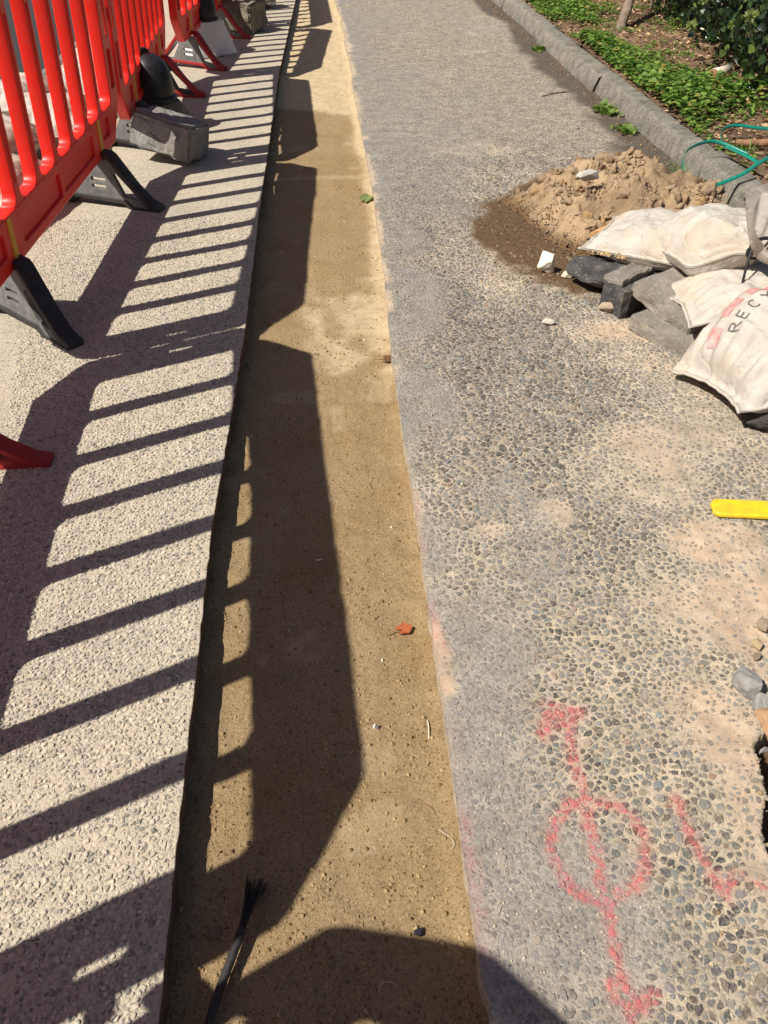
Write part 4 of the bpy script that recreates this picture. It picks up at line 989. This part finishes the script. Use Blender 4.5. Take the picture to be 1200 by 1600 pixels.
# sandy crumbs on the tarmac lump and about the pile
def crumbs(name, label, spots, n, mat, cols, seed, s0=.003, s1=.012):
    g = np.random.default_rng(seed); X, Y, Z, Rr = [], [], [], []
    for (x, y, rx, ry, z, k) in spots:
        a = g.uniform(0, 6.28, k); r_ = np.sqrt(g.uniform(0, 1, k)); X.append(x + rx * r_ * np.cos(a)); Y.append(y + ry * r_ * np.sin(a)); Z.append(np.full(k, z) if not callable(z) else z(X[-1], Y[-1])); Rr.append(s0 + (s1 - s0) * g.uniform(0, 1, k) ** 3)
    X, Y, Z, Rr = map(np.concatenate, (X, Y, Z, Rr)); ok = ~in_poly(X - .004, Y, HOLE) & (X > edge_r(Y) + .004); X, Y, Z, Rr = X[ok], Y[ok], Z[ok], Rr[ok]; N = len(X)
    V, q, t = stone_batch(X, Y, Z, Rr, Rr * g.uniform(.7, 1.2, N), g.uniform(0, 6.3, N), g.uniform(.6, 1, N), seed, 6)
    C = mixc(np.array([cols[0]]), np.array([cols[1]]), g.uniform(0, 1, N)); nv = V.shape[1]; o = (np.arange(N) * nv)[:, None, None]
    me = mesh(name, V.reshape(-1, 3), [(q[None] + o).reshape(-1, 4), (t[None] + o).reshape(-1, 3)], mat, False, np.repeat(C, nv, 0))
    return tag(link(name, me), label, 'gravel', kind='stuff')
bpy.context.view_layer.update()
crumbs('scattered_grit', 'sandy grit and crumbs scattered over the footpath', [(1.0, 2.62, .16, .10, .0, 200), (.95, 2.30, .25, .2, .0, 160), (.75, 1.55, .5, .4, .0, 160), (.60, .60, .18, .30, .0, 170), (.72, 1.0, .14, .2, .0, 120), (1.1, 1.75, .2, .15, .0, 90), (.8, 3.0, .3, .5, .003, 260), (.25, 2.6, .04, .9, .0, 260), (.24, 5.5, .06, 1.5, .0, 300), (.9, 4.3, .5, .3, 0, 120)], 0, M['soil'], ((.30, .21, .12), (.62, .50, .35)), 88, .0012, .0055)
crumbs('lump_crumbs', 'sandy crumbs lying on the rounded tarmac lump', [(1.05, 2.73, .12, .07, .136, 320)], 0, M['soil'], ((.42, .29, .15), (.60, .44, .25)), 89, .004, .016)
crumbs('kerb_litter', 'brown leaf crumbs and grit in the gutter along the kerb', [(1.70, y, .08, .45, .003, 170) for y in np.arange(3.6, 10, .8)], 0, M['soil'], ((.10, .06, .035), (.42, .28, .16)), 90, .0015, .007)

# ------------------------------------------------------------------ rocks at the small hole
GH = 'stones at the rim of the hole'
rock('grey_rock', (.768, .910, .02), (.060, .085, .06), (.27, .26, .245), 'grey angular stone at the rim of the hole, upper of a touching pair', 101, 'stone', 15, 14, 3, .030, GH)
rock('grey_rock', (.775, .862, .02), (.055, .05, .05), (.30, .29, .27), 'light grey stone wedged between the upper grey one and the orange brown stone', 102, 'stone', 60, 12, 3, .030, GH)
rock('brown_rock', (.782, .815, .025), (.12, .09, .06), (.40, .25, .14), 'orange brown stone overhanging the dark hole', 103, 'stone', 70, 18, 3, .030, GH)
rock('grey_rock', (.812, .872, .02), (.05, .05, .05), (.36, .35, .33), 'small grey stone behind the orange brown one', 104, 'stone', 0, 12, 3, .030, GH)
rock('tan_stone', (.832, 1.013, .012), (.025, .03, .025), (.40, .30, .18), 'small square tan stone on the path above the hole stones', 105, 'stone', 10, 10, 2, .02, GH)
rock('tan_stone', (.822, .985, .008), (.035, .02, .016), (.20, .15, .11), 'dark brown chip next to the small square tan stone', 106, 'stone', 40, 10, 2, .02, GH)
rock('tan_stone', (.870, 1.06, .012), (.045, .04, .03), (.28, .22, .16), 'brown stone at the path side above the square tan stone', 107, 'stone', 40, 12, 2, .02, GH)
rock('tan_stone', (.745, .772, .006), (.03, .018, .016), (.30, .29, .28), 'flat grey chip on the lip of the hole', 108, 'stone', 20, 12, 2, .02, GH)

# ------------------------------------------------------------------ yellow bar
P = [(.0, -.019), (.004, -.026), (.014, -.031), (.42, -.031), (.42, .031), (.014, .029), (.005, .022), (.0, .012)]
me = curve_mesh('yellow_bar', [P], .006, .003); me.transform(Matrix.Rotation(R(-90), 4, 'X')); me.materials.append(M['yellow'])
o = link('yellow_bar', me, None, None, (.905, 1.442, .012), (0, 0, R(-8))); tag(o, 'flat yellow plastic bar with a rounded end lying on the footpath', 'plastic bar')

# ------------------------------------------------------------------ small things in the trench
def fz(x, y): return float(floor_z(np.array(x), np.array(y)))
def leaf_thing(name, loc, size, rz, cols, label, seed, lobes=5, mat='dead', stem=True):
    g = random.Random(seed); t = empty(name, loc, (R(8), R(-5), R(rz))); tag(t, label, 'leaf')
    n = 26; V = [(0, 0, 0)]
    for i in range(n):
        a = 2 * math.pi * i / n; r_ = size * (.78 + .22 * abs(math.cos(lobes * a / 2)) ** .8) * g.uniform(.9, 1.05) * (1 if abs(a - math.pi) > .3 else .6)
        V.append((r_ * math.cos(a), r_ * .72 * math.sin(a), size * (.20 * abs(math.sin(a)) + g.uniform(0, .12))))
    F = [(0, i + 1, (i + 1) % n + 1) for i in range(n)]
    C = np.array([cols] * (n + 1)) * np.array([[g.uniform(.8, 1.2)] for _ in range(n + 1)])
    link('blade', mesh('blade', V, np.array(F), M[mat], True, C), None, t)
    if stem: link('stem', tube('stem', [(-size * .4, 0, .004), (-size * 1.1, .004, .005), (-size * 1.9, .0, .002)], .0012, M['root'], 5), None, t)
    return t
leaf_thing('dead_leaf', (.130, 1.150, fz(.13, 1.15) + .006), .020, 20, (.36, .105, .045), 'orange red dead leaf with a thin stem on the trench sand', 3)
leaf_thing('green_leaf', (.182, 3.83, fz(.18, 3.83) + .01), .045, 60, (.20, .24, .09), 'dull green leaf on the trench sand against the path edge', 4, 2)
leaf_thing('brown_leaf', (.178, 2.31, fz(.178, 2.31) + .008), .028, -30, (.13, .07, .035), 'curled dark brown leaf at the pale sand near the path edge', 5, 5)
rock('white_chip', (.054, .904, fz(.054, .904) + .006), (.016, .018, .022), (.80, .76, .68), 'white stone chip standing on the sunlit trench sand', 120, 'stone', 0, 10, 1, .02)
rock('white_chip', (-.051, 1.382, fz(-.05, 1.38) + .004), (.024, .014, .010), (.62, .60, .55), 'pale flake in the barrier shadow on the trench sand', 121, 'stone', 30, 10, 1, .02)
rock('black_chip', (.100, .529, fz(.1, .53) + .005), (.022, .016, .014), (.02, .022, .03), 'small black chip in the shadowed end of the trench', 122, 'stone', 10, 10, 1, .02)
rock('buried_cobble', (-.222, .548, fz(-.22, .55)), (.035, .028, .028), (.20, .15, .09), 'rounded brown cobble at the foot of the trench side', 123, 'stone', 10, 24, 1, .02)
tag(link('straw', tube('straw', smooth_path([(.153, .875, fz(.153, .875) + .003), (.155, .90, fz(.155, .9) + .005), (.155, .918, fz(.155, .918) + .003)], 3), .0016, M['palewood'], 5)), 'short pale straw on the trench sand beside the path edge', 'straw')
for k, (x, y, a, mt) in enumerate([(.145, .72, 1.2, 'root'), (.165, .655, .4, 'palewood'), (.06, .455, 2.2, 'palewood')]):
    pts = [(x + .02 * math.cos(a + .9 * q) * q, y + .02 * math.sin(a + .6 * q) * q, fz(x, y) + .006) for q in (0, .6, 1.2, 1.8)]
    tag(link('root_fibre', tube('root_fibre', smooth_path(pts, 4), .0006, M[mt], 4)), ['curved brown root fibre on the sunlit trench sand', 'pale root fibre near the path edge of the trench', 'pale root fibre in the shadow at the trench end'][k], 'root')
def brush():
    bx, by = -.160, .590; t = empty('frayed_cable', (bx, by, fz(bx, by) + .012)); tag(t, 'frayed black cable end fanning into stiff strands in the trench', 'cable')
    link('sheath', tube('sheath', smooth_path([(-.012, -.045, .012), (-.028, -.09, .006), (-.045, -.14, .002), (-.058, -.20, -.002), (-.07, -.30, -.004)], 6), [.0070] * 24 + [.007], M['blackfoot'], 10), None, t)
    g = random.Random(9)
    Vs, Fs, off = [], [], 0
    for k in range(46):
        a = g.uniform(-.016, .016); h = g.uniform(0, .018)
        pts = smooth_path([(-.014 + a * .25, -.05, .010 + h * .3), (-.004 + a * .6, -.012, .010 + h * .6), (.004 + a * 1.15, .020 + g.uniform(-.01, .012), .006 + h)], 3)
        me = tube('strand', pts, .0011, M['black'], 4); link('strand', me, None, t)
brush()

# ------------------------------------------------------------------ plants
def leaf_template(kind):
    if kind == 'round':
        V = [(0, 0, 0), (.35, .38, .06), (.75, .30, .03), (1, 0, -.06), (.75, -.30, .03), (.35, -.38, .06), (.5, 0, -.03)]
        F = [(0, 1, 6), (1, 2, 6), (2, 3, 6), (3, 4, 6), (4, 5, 6), (5, 0, 6)]
    elif kind == 'ivy':
        V = [(0, 0, 0), (.18, .46, .03), (.55, .34, .06), (1.05, 0, -.08), (.55, -.34, .06), (.18, -.46, .03), (.4, 0, -.03)]
        F = [(0, 1, 6), (1, 2, 6), (2, 3, 6), (3, 4, 6), (4, 5, 6), (5, 0, 6)]
    elif kind == 'blade':
        V = [(0, .045, 0), (0, -.045, 0), (.5, .035, .06), (.5, -.035, .06), (1, 0, -.05)]; F = [(0, 1, 3), (0, 3, 2), (2, 3, 4)]
    else:
        V = [(0, 0, 0), (.5, .3, .12), (1, 0, .02), (.5, -.3, .10)]; F = [(0, 3, 2), (0, 2, 1)]
    return np.array(V, float), np.array(F)
def leaf_batch(P, X, N, S, kind):
    """P positions, X pointing direction, N approx normal, S size"""
    X = X / np.linalg.norm(X, axis=1, keepdims=True); Yv = np.cross(N, X); Yv /= np.linalg.norm(Yv, axis=1, keepdims=True) + 1e-9; Z = np.cross(X, Yv)
    tv, tf = leaf_template(kind); B = np.stack([X, Yv, Z], 1) * S[:, None, None]
    V = np.einsum('kj,njc->nkc', tv, B) + P[:, None]
    return V, tf
def leaf_mesh(name, V, tf, cols, mat):
    n, k = V.shape[:2]; F = (tf[None] + (np.arange(n) * k)[:, None, None]).reshape(-1, 3)
    return mesh(name, V.reshape(-1, 3), F, mat, True, np.repeat(cols, k, 0))
def unit(g, n): v = g.normal(size=(n, 3)); return v / np.linalg.norm(v, axis=1, keepdims=True)
def ground_cover():
    g = np.random.default_rng(200); N = 30000
    x = 1.90 + 1.3 * g.uniform(0, 1, N) ** 1.3; y = 3.6 + 6.2 * g.uniform(0, 1, N)
    d = fbm(x, y, .55, 4, 700); near = np.exp(-((x - 2.06) / .22) ** 2) * sstep(y, 4.1, 4.6) * .16
    blob = np.exp(-(((x - 2.05) / .24) ** 2 + ((y - 5.0) / .50) ** 2)) * .4 + np.exp(-(((x - 2.0) / .2) ** 2 + ((y - 6.4) / .55) ** 2)) * .25 + np.exp(-(((x - 2.2) / .3) ** 2 + ((y - 8.4) / .8) ** 2)) * .22 - np.exp(-(((x - 2.1) / .3) ** 2 + ((y - 4.05) / .35) ** 2)) * .35
    k = d + near + blob - .10 * sstep(x, 2.4, 2.9) + (vn(x, y, .10, 731) - .5) * .42 > .56 - .16 * (g.uniform(0, 1, N) < .18); x, y = x[k], y[k]; n = len(x); vig = np.clip((d + near + blob)[k] - .55, 0, .4)
    z = bed_z(x, y) + g.uniform(.005, .02, n) + vig * .28 * g.uniform(.3, 1, n)
    a = g.uniform(0, 6.28, n); X = np.stack([np.cos(a), np.sin(a), g.uniform(-.35, .25, n)], -1); Nn = np.stack([g.normal(0, .32, n), g.normal(0, .32, n), np.ones(n)], -1)
    S = g.uniform(.018, .038, n) * (.75 + vig * 1.3)
    V, tf = leaf_batch(np.stack([x, y, z], -1), X, Nn, S, 'round')
    c = mixc(np.array([[.04, .10, .02]]), np.array([[.22, .34, .065]]), g.uniform(0, 1, n) ** 1.1)
    yl = g.uniform(0, 1, n) < .10; c[yl] = np.array([.30, .27, .07])
    tag(link('ground_cover', leaf_mesh('ground_cover', V, tf, c, M['leaf'])), 'bright green small leaved weeds covering the soil behind the kerb', 'ground cover', kind='stuff')
    # dead leaf litter
    N = 15000; x = 1.90 + 1.7 * g.uniform(0, 1, N); y = 3.0 + 7 * g.uniform(0, 1, N)
    z = bed_z(x, y) + .006; a = g.uniform(0, 6.28, N); X = np.stack([np.cos(a), np.sin(a), g.normal(0, .25, N)], -1); Nn = np.stack([g.normal(0, .5, N), g.normal(0, .5, N), np.ones(N)], -1)
    S = .008 + .042 * g.uniform(0, 1, N) ** 2; V, tf = leaf_batch(np.stack([x, y, z], -1), X, Nn, S, 'dead')
    c = mixc(np.array([[.14, .08, .045]]), np.array([[.58, .40, .23]]), g.uniform(0, 1, N) ** 1.2)
    tag(link('leaf_litter', leaf_mesh('leaf_litter', V, tf, c, M['dead'])), 'dry brown leaf litter over the garden bed', 'leaf litter', kind='stuff')
ground_cover()
def tuft(loc, n, s, label, seed, kind='blade', col=((.07, .13, .025), (.22, .30, .07))):
    g = np.random.default_rng(seed); t = empty('weed_tuft', loc); tag(t, label, 'weed')
    a = g.uniform(0, 6.28, n); up = g.uniform(.15, 1.4, n); X = np.stack([np.cos(a), np.sin(a), up], -1); Nn = np.stack([-np.cos(a) * up, -np.sin(a) * up, np.ones(n)], -1)
    P = np.stack([g.normal(0, s * .45, n), g.normal(0, s * .8, n), np.full(n, .002)], -1)
    V, tf = leaf_batch(P, X, Nn, g.uniform(.5, 1.1, n) * s, kind)
    link('leaves', leaf_mesh('leaves', V, tf, mixc(np.array([col[0]]), np.array([col[1]]), g.uniform(0, 1, n)), M['leaf']), None, t)
for k, (x, y, n, s, l) in enumerate([(1.70, 5.15, 60, .065, 'leafy weed growing in the gutter against the cracked kerb joint'), (1.69, 4.72, 36, .05, 'small weed in the gutter between the leafy weed and the soil heap'), (1.72, 3.98, 60, .07, 'green weed between the soil heap and the kerb'), (1.73, 3.72, 55, .065, 'green weed growing inside the loop of green strap'), (1.70, 3.42, 70, .07, 'grassy weed below the green strap beside the flagstone'), (1.69, 7.0, 30, .05, 'tiny weed in the gutter far along the kerb')]):
    tuft((x, y, .002), n, s, l, 300 + k, 'blade' if k in (2, 4) else 'round')
for k, (x, y, n, s, l) in enumerate([(2.02, 4.00, 70, .07, 'grass tuft behind the kerb near the brown root'), (2.08, 3.55, 70, .08, 'grass tuft on the bed between root and flagstone'), (2.45, 4.55, 90, .12, 'tall grass tuft below the ivy hedge')]):
    tuft((x, y, float(bed_z(np.array(x), np.array(y)))), n, s, l, 320 + k)

def ivy_hedge():
    g = np.random.default_rng(77); t = empty('ivy_hedge', (3.3, 6.5, .1)); tag(t, 'dark glossy ivy hedge with round pale green flower heads', 'hedge')
    org = np.array([3.3, 6.5, .1])
    lobes = [(2.88, 4.95, .66, .62, .50, .54), (2.90, 5.70, .70, .58, .6, .58), (3.0, 6.5, .70, .55, .6, .6), (3.05, 7.3, .75, .5, .7, .65), (2.95, 4.25, .75, .55, .5, .6), (3.2, 5.2, 1.2, .65, .9, .6), (3.3, 6.6, 1.2, .7, 1.0, .6), (3.4, 8.2, .9, .6, .8, .8), (3.3, 9.3, .8, .6, .8, .8), (2.8, 9.3, .7, .35, .5, .35), (3.0, 10.2, .8, .7, .8, .8)]
    Ps, Ns = [], []
    for (x, y, z, a, b, c) in lobes:
        n = int(2600 * (a * b + b * c + a * c) / .9); u = unit(g, n); r_ = g.uniform(.80, 1.06, n)[:, None]
        q = 1 + .22 * (fbm(u[:, 0] * 2 + x * 3, u[:, 1] * 2 + u[:, 2] * 2.7 + y, .7, 3, 800)[:, None] - .5) * 2
        P = np.array([x, y, z]) + u * r_ * q * np.array([a, b, c]); k = P[:, 2] > .16; Ps.append(P[k]); Ns.append((u / np.array([a, b, c]))[k])
    P = np.concatenate(Ps); Nn = np.concatenate(Ns); Nn /= np.linalg.norm(Nn, axis=1, keepdims=True)
    inside = np.zeros(len(P), bool)
    for (x, y, z, a, b, c) in lobes:
        inside |= (((P - np.array([x, y, z])) / np.array([a, b, c])) ** 2).sum(1) < .50
    P, Nn = P[~inside], Nn[~inside]; n = len(P)
    X = np.cross(Nn, unit(g, n)); X[:, 2] -= .6; N2 = Nn + .55 * unit(g, n) + np.array([0, 0, .35]); S = g.uniform(.026, .056, n)
    V, tf = leaf_batch(P - org, X, N2, S, 'ivy')
    c = mixc(np.array([[.006, .016, .006]]), np.array([[.036, .075, .020]]), g.uniform(0, 1, n) ** 1.6); lt = g.uniform(0, 1, n) < .08; c[lt] = np.array([.12, .17, .04])
    # nearest 300 leaves facing the path are parts of their own
    w_ = np.hypot(P[:, 0] - 0, P[:, 1]) + 0.0 * P[:, 2] + 4 * (P[:, 2] > .75) + 4 * (P[:, 1] < 4.9); order = np.argsort(w_); k = V.shape[1]
    for i in order[:300]:
        me = mesh('leaf', V[i] - V[i][0], tf, M['ivy'], True, np.repeat(c[i][None], k, 0)); link('leaf', me, None, t, tuple(V[i][0]))
    rest = order[300:]
    tag(link('foliage', leaf_mesh('foliage', V[rest], tf, c[rest], M['ivy']), None, t), kind='stuff')
    # stems
    gg = random.Random(4)
    for i in range(26):
        y = gg.uniform(4.6, 9.0); x = gg.uniform(2.75, 3.3); z0 = .12; h = gg.uniform(.35, 1.0)
        pts = smooth_path([(x - org[0], y - org[1], -.02), (x - org[0] + gg.uniform(-.1, .1), y - org[1] + gg.uniform(-.15, .15), h * .5), (x - org[0] + gg.uniform(-.2, .2), y - org[1] + gg.uniform(-.2, .2), h)], 4)
        link('stem', tube('stem', pts, gg.uniform(.006, .018), M['bark'], 6), None, t)
    # flower heads: balls of short spikes
    vis = (P[:, 0] < 2.85) & (P[:, 1] < 5.9) & (P[:, 2] > .28) & (Nn[:, 0] < -.1); idx = np.where(vis)[0]; g.shuffle(idx)
    tv, tf2 = leaf_template('dead'); n = 34
    for q in range(48):
        p = P[idx[q]] + Nn[idx[q]] * .06 - org; u = unit(g, n); s = gg.uniform(.020, .034)
        V2, t2 = leaf_batch(u * s * .25, u, np.cross(u, unit(g, n)), np.full(n, s), 'dead')
        cc = mixc(np.array([[.20, .26, .09]]), np.array([[.46, .50, .22]]), g.uniform(0, 1, n))
        if q % 9 == 0: cc = cc * np.array([1.5, 1.15, .4])
        link('flower_head', leaf_mesh('flower_head', V2, t2, cc, M['leaf']), None, t, tuple(p))
ivy_hedge()
# branches, logs, roots, litter
def wood(name, pts, r0, r1, mat, label, cat, seed=0, n=9):
    P = smooth_path(pts, 8, .003, seed); k = len(P); g = random.Random(seed); c = P[0].copy()
    me = tube(name, [p - c for p in P], [(r0 + (r1 - r0) * i / k) * g.uniform(.88, 1.12) for i in range(k)], mat, n); return tag(link(name, me, None, None, tuple(c)), label, cat)
wood('leaning_branch', [(2.36, 7.16, .10), (2.46, 7.35, .27), (2.60, 7.62, .42), (2.78, 7.9, .70), (2.95, 8.1, 1.1)], .040, .030, M['bark'], 'pale grey branch leaning up out of the weeds into the ivy hedge', 'branch', 1)
t = empty('tree', (2.35, 8.75, .08)); tag(t, 'slim tree with a dark trunk rising behind the weeds near the kerb', 'tree')
link('trunk', tube('trunk', smooth_path([(0, 0, 0), (.01, .02, .3), (.03, .02, .8), (.02, .06, 1.5), (.05, .1, 2.3)], 5, .004, 3), [.085 - .002 * i for i in range(21)], M['bark'], 12), None, t)
g_ = np.random.default_rng(55); n_ = 900; u_ = unit(g_, n_); P_ = np.array([.1, .2, 2.5]) + u_ * g_.uniform(.5, 1, n_)[:, None] * np.array([.7, .7, .55]); V_, f_ = leaf_batch(P_, np.cross(u_, unit(g_, n_)), u_, g_.uniform(.05, .09, n_), 'ivy')
tag(link('crown', leaf_mesh('crown', V_, f_, mixc(np.array([[.02, .05, .012]]), np.array([[.07, .13, .03]]), g_.uniform(0, 1, n_)), M['ivy']), None, t), kind='stuff')
wood('root', [(2.00, 4.02, .13), (2.12, 4.01, .135), (2.28, 4.00, .14), (2.45, 4.06, .14), (2.7, 4.1, .14)], .016, .024, M['root'], 'reddish brown root lying across the bed behind the green strap', 'root', 5)
wood('twig', [(1.98, 4.48, .125), (2.06, 4.57, .135), (2.14, 4.70, .14), (2.22, 4.73, .135)], .008, .014, M['bark'], 'short brown twig on bare soil beside the green weeds', 'twig', 6)
wood('twig', [(1.40, 5.55, .006), (1.50, 5.62, .008), (1.60, 5.66, .008)], .005, .004, M['bark'], 'thin twig lying in the damp gutter dirt', 'twig', 7, 6)
wood('twig', [(2.55, 6.05, .30), (2.66, 5.95, .25), (2.80, 5.92, .29)], .006, .005, M['palewood'], 'thin pale bare twig against the dark base of the hedge', 'twig', 8, 6)
t = empty('cut_log', (2.40, 5.35, .13), (0, 0, R(35))); tag(t, 'short pale cut log with a brown end lying in the weeds', 'log')
link('bark', tube('bark', [(0, 0, .03), (.06, 0, .03), (.15, 0, .035)], .036, M['palewood'], 16), None, t)
link('cut_end', tube('cut_end', [(-.004, 0, .03), (.004, 0, .03)], .033, M['root'], 16), None, t)
rock('white_stone', (2.50, 5.02, .15), (.10, .06, .05), (.72, .70, .66), 'smooth white stone in the weeds at the hedge base', 141, 'stone', 20, 30)
rock('white_stone', (2.18, 3.90, .13), (.04, .03, .025), (.70, .64, .55), 'small white stone beside the reddish brown root', 142, 'stone')
# green packing strap
def ribbon(name, pts, wd, mat, side, n=10):
    P = smooth_path(pts, n); V = []; F = []
    for i, p in enumerate(P):
        s = Vector(side(i / (len(P) - 1)) if callable(side) else side).normalized(); t_ = (P[min(i + 1, len(P) - 1)] - P[max(i - 1, 0)]).normalized(); nn = t_.cross(s).normalized() * .0006
        for q in (s * wd / 2 + nn, -s * wd / 2 + nn, -s * wd / 2 - nn, s * wd / 2 - nn): V.append(tuple(p + q))
        if i: b = (i - 1) * 4; F += [(b + k, b + (k + 1) % 4, b + 4 + (k + 1) % 4, b + 4 + k) for k in range(4)]
    return mesh(name, V, np.array(F), mat, True)
t = empty('packing_strap', (1.6, 3.5, 0)); tag(t, 'looped green plastic packing strap sprung over the kerb', 'strap')
O = Vector((1.6, 3.5, 0)); L_ = lambda pts: [tuple(Vector(p) - O) for p in pts]
link('loop', ribbon('loop', L_([(1.93, 3.74, .16), (1.80, 3.84, .19), (1.66, 3.78, .17), (1.585, 3.62, .14), (1.565, 3.46, .11), (1.60, 3.33, .08), (1.70, 3.26, .06), (1.80, 3.26, .08)]), .016, M['strap'], lambda u: (0.25, .1, 1 - .5 * u)), None, t)
link('band', ribbon('band', L_([(1.535, 3.40, .115), (1.66, 3.43, .125), (1.80, 3.49, .15), (1.90, 3.56, .175), (2.05, 3.68, .19), (2.2, 3.8, .18)]), .018, M['strap'], (-.25, .75, .5)), None, t)
link('tail', ribbon('tail', L_([(1.90, 3.57, .175), (1.88, 3.65, .18), (1.86, 3.74, .18), (1.85, 3.82, .175)]), .016, M['strap'], (.8, .1, .5)), None, t)
t = empty('packing_strap', (2.1, 4.1, .1)); tag(t, 'second curl of green strap lying on the bed beside the brown root', 'strap')
O = Vector((2.1, 4.1, .1))
link('band', ribbon('band', L_([(1.93, 4.02, .12), (1.96, 4.12, .16), (2.05, 4.18, .17), (2.2, 4.18, .155), (2.4, 4.2, .14)]), .016, M['strap'], lambda u: (.1, .35, 1 - .8 * u)), None, t)
